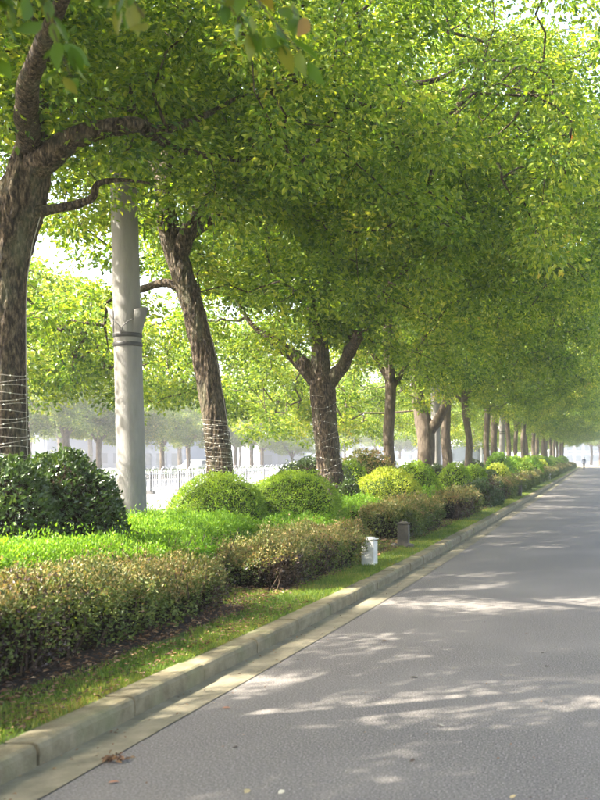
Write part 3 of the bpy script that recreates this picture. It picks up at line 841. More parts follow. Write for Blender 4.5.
# bright low hedge behind it
hedge(-6.7, -4.75, 4.6, 11.0, 1.10, .74, 'lime', 'bright lime green low hedge sweeping round the two dark domes', leaf=.030, dens=5200, shear0=-.12, shear1=.62, upright=.8,
      rough=.035, aspect=.42)
# dark domes in front of the first trunk
dome(66, 452, 540, 54, 9.9, 'dark', 'large dark green glossy dome shrub left of the concrete pole', leaf=.042, n=9500)
dome(4, 461, 540, 50, 9.2, 'dark', 'dark green dome shrub at the left edge below the first trunk', leaf=.042, n=8000)
# green layers and domes
hedge(-6.9, -4.75, 11.1, 14.0, .86, .84, 'lime', 'lime green low hedge strip around the foot of the concrete pole', leaf=.03, dens=4200, upright=.7, aspect=.42)
hedge(-4.95, -4.0, 13.9, 16.2, .74, .78, 'lime', 'short lime green hedge tucked between green dome and pink tinged hedge', leaf=.03, dens=4200, upright=.7, aspect=.42)
dome(219, 475, 520, 47, 14.6, 'green', 'yellow-green dome shrub in front of the leaning trunk', leaf=.028, n=17000)
dome(292, 471, 526, 49, 15.6, 'green', 'wide mid green dome shrub right of the leaning trunk', leaf=.028, n=18000)
hedge(-4.45, -3.35, 10.9, 14.1, .60, .66, 'olive', 'second hedge block, pinkish top, left of the white box', 'redtip', leaf=.030, dens=4600, sparse=.6, rough=.06, mix=('maroon', .8), shear1=.1)
dome(314, 457, 515, 40, 23.6, 'dark', 'dark green round shrub around the third trunk', leaf=.05, n=7000)
dome(349, 482, 515, 13, 20.5, 'dark', 'narrow dark green shrub just right of the third trunk', leaf=.045, n=3000)
dome(388, 469, 500, 34, 21.2, 'yellow', 'bright yellow-green dome shrub in front of the fourth trunk', leaf=.036, n=11000)
dome(366, 451, 480, 32, 26.3, 'redtip', 'tall loose pale pinkish shrub behind the yellow dome', leaf=.06, n=4500)
dome(352, 460, 480, 16, 25.2, 'green', 'small green shrub between third trunk and pinkish shrub', leaf=.05, n=3000)
dome(414, 463, 498, 27, 25.0, 'green', 'green dome shrub just right of the yellow dome', leaf=.05, n=6000)
hedge(-5.2, -4.35, 17.8, 21.0, .80, .80, 'lime', 'lime green hedge strip at the foot of the yellow dome', leaf=.045, dens=1000, upright=1.1, aspect=.36)
hedge(-4.3, -3.3, 17.6, 21.4, .74, .76, 'olive', 'third hedge block, olive and brown, behind the weathered box', 'redtip', leaf=.042, dens=2600, sparse=.4, mix=('maroon', .75))
hedge(-5.2, -3.9, 22.3, 26.4, .84, .84, 'lime', 'lime green strip hedge beside the green dome', leaf=.05, dens=900, upright=1.0, aspect=.4)
hedge(-4.2, -3.2, 23.4, 27.2, .74, .76, 'olive', 'fourth hedge block along the kerb, olive with pink tips', 'redtip', leaf=.055, dens=1200, sparse=.4, mix=('maroon', .6))
hedge(-4.1, -3.1, 29.4, 32.8, .82, .82, 'maroon', 'dark purplish green hedge block, fifth along the kerb', leaf=.055, dens=1200, mix=('dark', .35))
dome(437, 465, 482, 13, 32.5, 'dark', 'small dark dome shrub right of the forked trunk', leaf=.06, n=2500)
dome(455, 464, 486, 17, 31.0, 'green', 'green dome shrub below the sixth trunk', leaf=.06, n=3500)
dome(474, 466, 484, 15, 34.0, 'green', 'green dome shrub below the seventh trunk', leaf=.06, n=3500)
dome(472, 460, 470, 14, 50, 'dark', 'low dark shrub left of the eighth trunk at the back', leaf=.09, n=2000)
hedge(-4.1, -3.15, 35.4, 39.0, .80, .80, 'olive', 'sixth hedge block along the kerb, pink topped beside the third small box', 'redtip', leaf=.06, dens=1000)
dome(497, 464, 476, 14, 42.0, 'yellow', 'vivid yellow dome shrub in the middle distance', leaf=.07, n=3000)
dome(489, 470, 480, 10, 40.0, 'dark', 'low dark shrub left of the vivid yellow dome', leaf=.06, n=2000)
dome(494, 457, 472, 13, 55, 'green', 'small green shrub behind the vivid yellow dome', leaf=.08, n=2000)
# farther beds: copies of a few builds
hp = hedge(-4.1, -3.2, 42.0, 46.0, .80, .80, 'olive', 'seventh hedge block along the kerb, olive green', 'redtip', leaf=.08, dens=600)
hp2 = hedge(-5.6, -4.3, 42.0, 47.0, .95, .95, 'lime', 'pale lime hedge behind the seventh hedge block', leaf=.08, dens=500, upright=1)
dp = [dome(520, 461, 472, 13, 52, 'green', 'rounded green shrub left of the eighth hedge block', leaf=.09, n=2500),
      dome(531, 459, 470, 12, 60, 'lime', 'rounded lime shrub by the eighth hedge block', leaf=.09, n=2500),
      dome(525, 463, 472, 10, 58, 'yellow', 'rounded yellow shrub by the eighth hedge block', leaf=.09, n=2000)]
Y = 48.6; nth = 0
ORD = 'first second third fourth fifth sixth seventh eighth'.split()
far_h = 'small far hedge block beside the kerb, hazy olive'
far_l = 'small far lime hedge strip behind the kerb hedges'
far_d = 'small far rounded shrub in the distant bed'
while Y < 150:
    for src, lab in ((hp, far_h), (hp2, far_l)):
        o = copy_tree(src)
        o.location = (src.location.x + float(kx(Y + 2)) + 2.68 + random.uniform(-.1, .1), Y + 2.1, .2)
        o.scale = (1, random.uniform(.85, 1.0), random.uniform(.9, 1.15)); o['label'] = lab if nth > 7 else ('%s hedge block beyond the vivid yellow dome, hazy olive' if src is hp else 'lime strip behind the %s hedge block beyond the vivid yellow dome') % ORD[nth]
    for k in range(2):
        o = copy_tree(random.choice(dp))
        o.location = (float(kx(Y)) - random.uniform(1.6, 2.9), Y + k * 3 + random.uniform(0, 2), .22)
        s = random.uniform(.8, 1.25); o.scale = (s, s, random.uniform(.85, 1.25)); o['label'] = far_d if nth > 5 else '%s rounded shrub behind the %s hedge block beyond the vivid yellow dome' % (('nearer', 'farther')[k], ORD[nth])
    Y += 6.0; nth += 1

# ------------------------------------------------------------------ grass blades and litter (countless)
def blades(name, pts, h, mat, lean=.35, wid=.10):
    m = len(pts)
    r = np.random.default_rng(len(pts))
    D = unit(r.normal(size=(m, 3)) * lean + np.array([0, 0, 1]))
    l = h * r.uniform(.5, 1.3, m)
    v, f = leaf_cloud(pts, D, r.normal(size=(m, 3)), l, l * wid + .003)
    return tag(link_mesh(name, np_mesh(name, v, f, M[mat])), kind='stuff')
P = []
for (ya, yb, dens) in ((3.5, 8, 5200), (8, 14, 3000), (14, 24, 1300), (24, 45, 420), (45, 90, 120)):
    n = int(dens * (yb - ya) * .62)
    yy = rng.uniform(ya, yb, n)
    edge = .62 + .10 * noise(np.c_[yy * 1.1, yy * 0, yy * 0], 1, 2)
    o_ = KERB_W + .0 + rng.uniform(0, 1, n) ** 1.1 * (edge - KERB_W + .08)
    xx = kx(yy) - o_
    P.append(np.c_[xx, yy, gz(xx, yy)])
# grass also fills the gaps between the hedge blocks
for (xa, xb, ya, yb, n) in ((-4.3, -3.3, 9.9, 10.9, 2600), (-4.6, -3.2, 14.2, 17.5, 6500), (-4.2, -3.2, 21.5, 23.3, 2600), (-4.1, -3.2, 27.4, 29.2, 1600), (-4.0, -3.1, 33, 35.2, 1200), (-4, -3.1, 39.2, 41.8, 900)):
    xx, yy = rng.uniform(xa, xb, n), rng.uniform(ya, yb, n)
    P.append(np.c_[xx, yy, gz(xx, yy)])
P = np.vstack(P)
tag(blades('grass', P, .045, 'grass'), 'short yellowing green grass in the strip behind the kerb', 'grass')

def litter(name, n, fn, L, mat='litter', flat=.35, zoff=.008):
    r = np.random.default_rng(n)
    P = fn(r, n); m = len(P)
    a = r.uniform(0, 6.28, m)
    D = np.c_[np.cos(a), np.sin(a), r.normal(size=m) * flat * .5]
    N = unit(np.c_[r.normal(size=(m, 2)) * flat, np.ones(m)])
    l = L * r.uniform(.5, 1.3, m)
    P[:, 2] += zoff + np.abs(D[:, 2]) * l * .5
    v, f = leaf_cloud(P, D, N, l, l * .5, .25)
    return tag(link_mesh(name, np_mesh(name, v, f, M[mat])), kind='stuff')
def under_hedge(r, n):
    yy = r.uniform(4, 30, n) ** 1.0; xx = kx(yy) - r.uniform(.62, 1.6, n)
    return np.c_[xx, yy, gz(xx, yy) + .02]
tag(litter('leaf_litter', 9000, under_hedge, .05), 'dry brown leaf litter on the soil under the hedges', 'leaf litter')
def on_grass(r, n):
    yy = 4.2 + r.uniform(0, 1, n) ** 1.5 * 6; xx = kx(yy) - r.uniform(.2, .8, n)
    return np.c_[xx, yy, gz(xx, yy) + .025]
tag(litter('grass_litter', 1900, on_grass, .035), 'orange and brown leaf scraps lying in the near grass', 'leaf litter')
def in_gutter(r, n):
    yy = 4 + r.uniform(0, 1, n) ** 1.6 * 26; xx = kx(yy) + np.abs(r.normal(size=n)) * .18 + .01
    return np.c_[xx, yy, np.full(n, .004)]
tag(litter('gutter_litter', 260, in_gutter, .022), 'tiny leaf and bark scraps along the gutter', 'leaf litter')
def on_road(r, n):
    yy = 4 + r.uniform(0, 1, n) ** 1.4 * 26; xx = r.uniform(-2.4, 1.5, n)
    return np.c_[xx, yy, np.full(n, .002)]
tag(litter('road_litter', 320, on_road, .016), 'tiny scraps scattered on the asphalt', 'leaf litter')

# single fallen leaves big enough to pick out
fm = []
for k, c in enumerate(((.36, .16, .08), (.42, .33, .16), (.55, .5, .36), (.07, .045, .03))):
    mt = plain('fallen_leaf_%s' % ('rust', 'tan', 'pale', 'dark')[k], c, .7)
    P0 = np.zeros((1, 3)); v, f = big_leaves(P0, np.array([[1., 0, .12]]), np.array([[0, .1, 1.]]), np.array([.06]), np.array([.034]))
    fm.append(np_mesh('fallen_leaf', v, f, mt, True))
fl = [(222, 709, 0, 'rust coloured fallen leaf on the asphalt near the gutter'), (108, 784, 0, 'reddish fallen leaf on the asphalt nearest the bottom left'),
      (248, 790, 1, 'yellow-green fallen leaf at the bottom of the road'), (284, 791, 2, 'small pale fallen leaf at the bottom edge of the road'),
      (410, 678, 2, 'pale fallen leaf in the middle of the road by the wide light band'), (438, 725, 2, 'white-tan fallen leaf in the sunlit streak of the near road'),
      (549, 667, 3, 'dark curled fallen leaf right of centre on the road'), (387, 642, 3, 'dark fallen leaf near the middle gutter patch'),
      (415, 760, 3, 'small dark scrap on the shaded near road'), (237, 748, 3, 'dark fallen leaf right of the brown leaf clump'),
      (545, 653, 2, 'pale fallen leaf on the road below the second light band'), (300, 660, 2, 'white fallen leaf on the asphalt beside the gutter'),
      (516, 796, 1, 'tan fallen leaf on the bottom right of the road')]
for px, py, k, lab in fl:
    Yd = 1600 / (py - 458)
    o = link_mesh('fallen_leaf', fm[k]); o.location = (at(px, Yd)[0], Yd, .006)
    o.rotation_euler = (random.uniform(-.2, .2), random.uniform(-.1, .3), random.uniform(0, 6.28))
    s = random.uniform(.7, 1.0); o.scale = (s, s, s)
    tag(o, lab, 'leaf', 'fallen leaves on the road')
def clump(r, n):
    Yd = 1600 / (762 - 458); x = at(114, Yd)[0]
    return np.c_[x + r.normal(size=n) * .035, Yd + r.normal(size=n) * .02, np.abs(r.normal(size=n)) * .012]
o = litter('leaf_clump', 46, clump, .035, flat=.9); tag(o, 'small crumpled brown leaf clump where gutter meets asphalt', 'leaf litter')

# ------------------------------------------------------------------ concrete poles
def pole(px_base, Y, top_dx, rb, H, label, detail=True):
    X = at(px_base, Y)[0]; g = float(gz(X, Y)) - .02
    root = empty('concrete_pole', (X, Y, g)); tag(root, label, 'pole', 'concrete poles in the tree row')
    lean = top_dx
    def ax(z): return (lean * z, 0, z)
    def rad(z): return rb * (1 - .022 * z)
    mb = MB(); zs = [0, .5, 1.5, 2.5, 3.5, 5, 7, H]
    mb.tube([ax(z) for z in zs], [rad(z) for z in zs], 28)
    mb.add([ax(H)], [])
    mb.build('shaft', M['concrete_pole'], root, True)
    if detail:
        for z in (2.80, 2.92):
            m2 = MB(); m2.tube([ax(z), ax(z + .012), ax(z + .045), ax(z + .057)], [rad(z) + .004, rad(z) + .012, rad(z) + .012, rad(z) + .004], 28)
            m2.build('clamp_band', M['dark_metal'], root, True)
        for s in (-1, 1):
            m3 = MB(); c = ax(2.98)
            pts = []
            a0 = math.pi / 2 - s * math.pi / 2
            inner, outer = [], []
            for k in range(9):
                a = a0 + (k / 8 - .5) * 1.5
                rr = rad(3)
                inner.append((c[0] + (rr + .006) * math.cos(a), (rr + .006) * math.sin(a), 2.98))
                fl_ = .075 * math.cos((k / 8 - .5) * math.pi)
                outer.append((c[0] + .012 * s + (rr + .008 + fl_) * math.cos(a), (rr + .008 + fl_) * math.sin(a), 3.27 + .05 * math.cos((k / 8 - .5) * math.pi)))
            th = .008
            V = inner + outer + [(x - s * th, y_, z) for x, y_, z in inner] + [(x - s * th, y_, z) for x, y_, z in outer]
            F = []
            for k in range(8):
                F.append((k, k + 1, 9 + k + 1, 9 + k)); F.append((18 + k, 27 + k, 28 + k, 19 + k))
                F.append((9 + k, 10 + k, 28 + k, 27 + k))
            m3.add(V, F); m3.build('flared_bracket', M['concrete_pole'], root, True)
        for s in (-1, 1):
            m4 = MB(); rr = rad(3)
            m4.tube([(ax(2.95)[0], -rr - .012, 2.95), (ax(3.02)[0] + s * .02, -rr - .014, 3.05), (ax(3.1)[0] + s * .09, -rr * .9 - .012, 3.12), (ax(3.2)[0] + s * (rr + .03), -.06, 3.2)], .006, 6)
            m4.build('cable', M['cable'], root, True)
    return root
pole(133.5, 13.1, -.026, .178, 8.6, 'nearest pale concrete pole with dark clamp bands, between first and second tree')
pole(436.5, 36.6, -.012, .175, 8.6, 'second concrete pole, half hidden behind the forked fifth tree', False)
pole(502, 61, 0, .175, 8.6, 'third concrete pole, pale among the middle-distance trunks', True)

# ------------------------------------------------------------------ string lights wound on trunks
def string_lights(base, trunk, z0, z1, pitch, rad_extra, label, bulb=.011, amp=.02, straight=None, seed=1):
    r = np.random.default_rng(seed)
    root = empty('string_lights', base); tag(root, label, 'string lights')
    T = smooth_path(np.array(trunk, float), 8)
    zz = T[:, 2]
    turns = (z1 - z0) / pitch; n = int(turns * 22)
    pts = []
    for i in range(n + 1):
        t = i / n; z = z0 + (z1 - z0) * t
        c = [np.interp(z, zz, T[:, k]) for k in (0, 1, 3)]
        a = 2 * math.pi * turns * t
        rr = c[2] * 1.06 + rad_extra
        pts.append((c[0] + rr * math.cos(a), c[1] + rr * math.sin(a), z + amp * math.sin(a * 1.7 + 1)))
    mb = MB(); mb.tube(pts, .0032, 4); mb.build('wire', M['wire'], root)
    if straight:
        mb = MB(); mb.tube(straight, .0045, 5); mb.build('feed_wire', M['wire'], root)
    bb = MB()
    for i in range(0, n, 3):
        p = pts[i]; b = bulb * r.uniform(.7, 1.2)
        bb.add([(p[0] - b, p[1], p[2]), (p[0] + b, p[1], p[2]), (p[0], p[1] - b, p[2]), (p[0], p[1] + b, p[2]), (p[0], p[1], p[2] - b * .8), (p[0], p[1], p[2] + b * .8)],
               [(0, 2, 5), (2, 1, 5), (1, 3, 5), (3, 0, 5), (2, 0, 4), (1, 2, 4), (3, 1, 4), (0, 3, 4)])
    tag(bb.build('bulbs', M['bulb'], root), kind='stuff')
def fw(b, tr, side, z0, z1, ex=.02):
    T = smooth_path(np.array(tr, float), 8); out = []
    for z in np.linspace(z0, z1, 9):
        c = [np.interp(z, T[:, 2], T[:, k]) for k in (0, 1, 3)]
        out.append((c[0] + side * (c[2] * 1.08 + ex), c[1] - .02, z))
    return out
string_lights(b1, tr1, .9, 2.25, .062, .004, 'wound string lights around the nearest trunk at left', straight=fw(b1, tr1, 1, .9, 3.9), seed=2)
string_lights(b2, tr2, .9, 1.98, .050, .004, 'wound string lights around the leaning trunk', straight=fw(b2, tr2, 1, .9, 3.6, .0), seed=3)
string_lights(b3, tr3, .6, 2.65, .19, .006, 'loose string lights around the third, dark forked trunk', bulb=.017, amp=.06, straight=fw(b3, tr3, .85, .5, 3.3, .0), seed=4)

# ------------------------------------------------------------------ small garden boxes by the verge
def garden_box(px, base_y, wpx, hpx, Y, mat, label, capm=None, rz=.0):
    X = at(px, Y)[0]; g = float(gz(X, Y)) - .01
    wd = wpx * Y / 1000; h = hpx * Y / 1000
    root = empty('lawn_box', (X, Y, g), rz); tag(root, label, 'bollard', 'small garden boxes beside the kerb')
    mb = MB(); mb.box(-wd / 2, wd / 2, -wd * .45, wd * .45, 0, h * .86); mb.build('housing', M[mat], root, bevel=.008)
    mb = MB(); mb.box(-wd * .42, wd * .34, -wd * .45 - .006, -wd * .45 - .0005, h * .08, h * .76); mb.build('door_panel', M[mat], root, bevel=.002)
    mb = MB(); mb.box(-wd * .44, wd * .44, -wd * .40, wd * .40, h * .86, h * .90); mb.build('neck', M['stone_brown'], root)
    mb = MB(); mb.box(-wd * .56, wd * .56, -wd * .51, wd * .51, h * .90, h * .955); mb.box(-wd * .40, wd * .40, -wd * .36, wd * .36, h * .957, h, .02)
    mb.build('cap', M[capm or mat], root, bevel=.006)
    return root
garden_box(369.5, 564, 13, 29.5, 13.75, 'stone_pale', 'white painted garden box at the end of the second hedge block', rz=-.12)
garden_box(403.5, 548, 11, 26, 16.6, 'stone_brown', 'weathered brown garden box just beyond the white one', rz=.05)
garden_box(519, 496, 5.5, 11.5, 38.6, 'stone_brown', 'third garden box, small and brownish by the sixth hedge block')
garden_box(548, 480, 5, 8, 66, 'stone_pale', 'fourth garden box, tiny beside the far kerb')
# loose rounded stones at the foot of the brown box
for k, (dx, dy, s, lab) in enumerate(((-.13, -.08, .075, 'grey stone left of the weathered box foot'), (.10, -.13, .09, 'brown stone in front of the weathered box foot'))):
    r = np.random.default_rng(k)
    bm = bmesh.new(); bmesh.ops.create_icosphere(bm, subdivisions=2, radius=s)
    for v in bm.verts: v.co *= 1 + .18 * float(noise(np.array(v.co) * 14, 1, k)); v.co.z *= .6
    me = bpy.data.meshes.new('stone'); bm.to_mesh(me); bm.free(); me.materials.append(M['stone_brown'])
    o = link_mesh('stone', me); X = at(403.5, 16.6)[0] + dx
    o.location = (X, 16.6 + dy, float(gz(X, 16.5)) + s * .3); tag(o, lab, 'stone')

# ------------------------------------------------------------------ white traffic barrier across the avenue
def barrier_panel_mesh():
    mb = MB()
    for k in range(3):
        x0 = k * 1.0 + .04; x1 = x0 + .92
        arc = [(x0, .12)] + [(x0, .9)] + [((x0 + x1) / 2 - .46 * math.cos(a), .9 + .30 * math.sin(a)) for a in np.linspace(.25, math.pi - .25, 7)] + [(x1, .9), (x1, .12)]
        mb.tube([(0, p, z) for p, z in arc], .022, 6)
        for i in range(1, 5):
            yy = x0 + i * .184
            mb.tube([(0, yy, .2), (0, yy, .95 + .12 * math.sin(math.pi * i / 5))], .012, 4)
    mb.box(-.02, .02, 0.0, 3.0, .17, .21); mb.box(-.02, .02, 0.0, 3.0, .86, .90)
    return mb
pm = barrier_panel_mesh().build('panel', M['white_paint']); pmesh = pm.data; bpy.data.objects.remove(pm)
mb = MB(); mb.box(-.18, .18, -.11, .11, 0, .13, .03); mb.box(-.03, .03, -.03, .03, .13, 1.0)
ft = mb.build('post', M['dark_metal']); fmesh = ft.data; bpy.data.objects.remove(ft)
fence = tag(empty('barrier_fence', (-20.3, 36, -.01)), 'white hooped traffic barrier across the avenue', 'fence')
for k in range(24):
    o = link_mesh('panel', pmesh, fence); o.location = (0, k * 3.06, 0)
    o = link_mesh('post', fmesh, fence); o.location = (0, k * 3.06 - .03, 0)

# ------------------------------------------------------------------ trees beyond the avenue
bgp = []
for k in range(2):
    tr = [(0, 0, -.1, .26), (0, 0, .3, .2), (.05, 0, 1.6, .17), (0, 0, 2.7, .17), (0, 0, 5.2, .06)]
    t = build_tree('avenue_tree', (0, 0, 0), tr, auto_limbs((0, 0, 2.6), .17, 300 + k, 4, 2.4, 5.8), dict(c=(0, 0, 5.2), r=(4.0, 3.8, 3.2), zmin=2.8, tilt=0, rise=.02, thin=0), 310 + k,
                   'hazy tree across the avenue', 'hazy trees across the avenue', leaf=.18, per=75, nclump=260, bark='bark_far', leafm='crown_pale', seg=12)
    bgp.append(t)
bg = [(20, 56), (66, 62), (99, 66.5), (128, 70), (162, 76), (188, 82), (213, 88), (236, 94), (252, 100), (262, 108)]
names = ['first', 'second', 'third', 'fourth', 'fifth', 'sixth', 'seventh', 'eighth', 'ninth', 'tenth']
n = 0
for i, (px, Y) in enumerate(bg):
    o = bgp[i] if i < 2 else copy_tree(bgp[i % 2])
    o.location = (at(px, Y)[0], Y, 0); o.rotation_euler = (0, 0, i * 1.3)
    s = random.uniform(.9, 1.1); o.scale = (s, s, s)
    o['label'] = '%s hazy tree from the left, standing across the avenue' % names[i]
for i, (px, Y, s, lab) in enumerate(((292, 92, .62, 'small pale yellow-green tree across the avenue left of the third trunk'), (345, 130, .9, 'hazy tree between third and fourth trunks far across the avenue'),
                                     (150, 135, 1.5, 'tall hazy tree far behind the concrete pole'), (210, 145, 1.5, 'tall hazy tree far behind the leaning trunk'), (270, 160, 1.5, 'tall hazy tree far behind the pale lamp arm'),
                                     (30, 120, 1.5, 'tall hazy tree far behind the first trunk'), (90, 128, 1.5, 'tall hazy tree far behind the left avenue trees'), (425, 165, 1.3, 'hazy tree far behind the forked fifth trunk'),
                                     (450, 170, 1.3, 'hazy tree far behind the white bus'), (375, 140, 1.2, 'hazy tree far behind the white cars'), (480, 190, 1.3, 'hazy tree far right of the white bus'),
                                     (400, 150, 1.0, 'hazy tree between fourth and fifth trunks far away'), (240, 150, 1.2, 'tall hazy tree behind the avenue trees, grey-blue'), (120, 105, 1.3, 'larger hazy tree behind the avenue row at left'),
                                     (180, 120, 1.3, 'larger hazy tree behind the avenue row in the middle'), (60, 95, 1.3, 'larger hazy tree behind the avenue row at far left'))):
    o = copy_tree(bgp[i % 2]); o.location = (at(px, Y)[0], Y, 0); o.scale = (s, s, s); o.rotation_euler = (0, 0, i * 2.1); o['label'] = lab
# far end of the road
for i, (x, Y, s, lab) in enumerate(((-2, 235, 1.7, 'hazy tree closing the far end of the road, middle'), (-9, 225, 1.8, 'hazy tree at the far road end, left'), (6, 228, 1.8, 'hazy tree at the far road end, right'),
                                    (-17, 240, 1.8, 'hazy tree at the far road end, far left'), (0, 205, 1.5, 'nearest hazy tree beyond the road end'))):
    o = copy_tree(bgp[i % 2]); o.location = (x, Y, 0); o.scale = (s, s, s * .95); o['label'] = lab; o['group'] = 'hazy trees at the road end'
# low hedge under the avenue trees
b = hedge(-35.2, -34.2, 50, 120, .75, .75, 'dark', 'long low dark hedge under the hazy avenue trees', leaf=.14, dens=60, group='hedges across the avenue')
b.location.z = 0

# ------------------------------------------------------------------ buildings in the haze
def building(x, y, W, D, H, floors, bays, wall, label, dome_roof=False):
    root = empty('building', (x, y, 0)); tag(root, label, 'building')
    mb = MB(); mb.box(-W / 2, W / 2, 0, D, 0, H); mb.build('wall', M[wall], root)
    mb = MB()
    if dome_roof:
        pts = [(-W / 2 - .4, H)] + [(-(W / 2 + .4) * math.cos(a), H + W * .22 * math.sin(a) + .3) for a in np.linspace(0, math.pi, 13)] + [(W / 2 + .4, H)]
        mb.prism(pts, -.4, D + .4)
    else:
        mb.box(-W / 2 - .3, W / 2 + .3, -.3, D + .3, H, H + .5)
    mb.build('roof', M['roof'], root)
    wm = None
    fh = H / floors; bw = W / bays
    for i in range(floors):
        for j in range(bays):
            if wm is None:
                mb = MB(); mb.box(-bw * .32, bw * .32, -.12, -.005, -fh * .28, fh * .28); w0 = mb.build('window', M['glass'], root); wm = w0.data
                m2 = MB(); m2.box(-bw * .36, bw * .36, -.25, -.121, -fh * .36, -fh * .30); s0 = m2.build('sill', M['wall_white'], w0); sm = s0.data; o = w0
            else:
                o = link_mesh('window', wm, root); link_mesh('sill', sm, o)
            o.location = (-W / 2 + (j + .5) * bw, 0, (i + .52) * fh)
    return root
building(-47, 152, 9.5, 12, 7.5, 3, 4, 'wall_grey', 'hazy pale building with curved roof left of the third trunk', True)
building(-78, 165, 22, 12, 15, 5, 8, 'wall_white', 'wide hazy white block behind the avenue trees')
building(-58, 130, 8, 10, 5.5, 2, 4, 'wall_white', 'low white building glimpsed between avenue trunks')
building(-90, 150, 14, 12, 11, 4, 6, 'wall_grey', 'hazy grey block at the far left behind the avenue trees')
building(-38, 185, 16, 12, 9, 3, 7, 'wall_grey', 'hazy grey block between third and fourth trunks')
building(-6, 275, 12, 10, 9, 3, 5, 'wall_white', 'white hazy building beyond the end of the road')

# street lamp arm across the avenue
lx, ly = at(321, 100)[:2]
root = empty('street_lamp', (lx, ly, 0)); tag(root, 'pale street lamp with a long curved arm across the avenue', 'street lamp')
mb = MB(); mb.tube([(0, 0, 0), (0, 0, 3), (0, 0, 5.6)], [.13, .11, .09], 12); mb.build('pole', M['white_paint'], root, True)
mb = MB(); mb.tube(smooth_path([(0, 0, 5.3), (-1.5, 0, 5.75), (-3.6, 0, 5.65), (-5.6, 0, 5.1)], 5), .07, 8); mb.build('arm', M['white_paint'], root, True)
mb = MB(); mb.box(-6.3, -5.5, -.14, .14, 4.93, 5.06, .03); mb.build('lamp_head', M['silver'], root)

# ------------------------------------------------------------------ vehicles across the avenue
def wheel_pair(root, xs, ys, r_):
    for x in xs:
        for y_ in ys:
            mb = MB(); prof = [(r_ * .6, -.1), (r_ * .95, -.1), (r_, -.06), (r_, .06), (r_ * .95, .1), (r_ * .6, .1)]
            seg = 18; V = []; F = []
            for a_, b_ in prof:
                for k in range(seg):
                    an = 2 * math.pi * k / seg; V.append((b_, a_ * math.cos(an), a_ * math.sin(an)))
            for i in range(len(prof) - 1):
                for k in range(seg): F.append((i * seg + k, i * seg + (k + 1) % seg, (i + 1) * seg + (k + 1) % seg, (i + 1) * seg + k))
            mb.add(V, F); wv = mb.build('wheel', M['tyre'], root); wv.location = (x, y_, r_)
            mb = MB(); V = []
            for b_, a_ in ((-.05, r_ * .6), (.05, r_ * .6)):
                for k in range(seg):
                    an = 2 * math.pi * k / seg; V.append((b_, a_ * math.cos(an), a_ * math.sin(an)))
            mb.add(V, [tuple(range(seg)), tuple(range(seg, 2 * seg))] + [(k, (k + 1) % seg, seg + (k + 1) % seg, seg + k) for k in range(seg)])
            mb.build('rim', M['silver'], wv)

def bus(x, y, label):
    root = empty('bus', (x, y, 0)); tag(root, label, 'bus')
    W, L, H = 2.45, 9.0, 3.0
    mb = MB()
    pr = [(-W / 2, .35), (-W / 2, 2.6), (-W / 2 + .08, 2.85), (-W / 2 + .3, 3.0), (W / 2 - .3, 3.0), (W / 2 - .08, 2.85), (W / 2, 2.6), (W / 2, .35)]
    mb.prism(pr, 0, L); mb.build('body', M['white_paint'], root, bevel=.05)
    mb = MB(); mb.box(-1.05, 1.05, -.03, -.005, 1.35, 2.5); ws = mb.build('windscreen', M['glass'], root)
    mb = MB(); mb.box(-.02, .02, -.045, -.031, 1.35, 2.5); mb.build('divider', M['white_paint'], ws)
    mb = MB(); mb.box(-.8, .8, -.03, -.005, 2.6, 2.82); mb.build('destination_board', M['glass'], root)
    mb = MB(); mb.box(-1.15, 1.15, -.10, -.004, .38, .62); mb.build('bumper', M['silver'], root)
    for s in (-1, 1):
        mb = MB(); mb.box(s * .95 - .16, s * .95 + .16, -.04, -.005, .75, .95); mb.build('headlight', M['silver'], root)
        mb = MB(); mb.box(s * 1.38 - .08, s * 1.38 + .08, -.2, -.12, 1.9, 2.35); mb.tube([(s * 1.2, .02, 2.5), (s * 1.36, -.16, 2.45), (s * 1.38, -.16, 2.3)], .015, 5)
        mb.build('mirror', M['dark_metal'], root)
        for k in range(6):
            mb = MB(); xx = s * (W / 2 + .012); mb.box(min(xx, xx - s * .01), max(xx, xx - s * .01), .5 + k * 1.4, 1.7 + k * 1.4, 1.45, 2.4); mb.build('window', M['glass'], root)
    wheel_pair(root, (-1.05, 1.05), (1.9, 7.0), .48)
    return root
bus(at(466, 76)[0], 76, 'white bus facing the viewer between the sixth and eighth trunks')

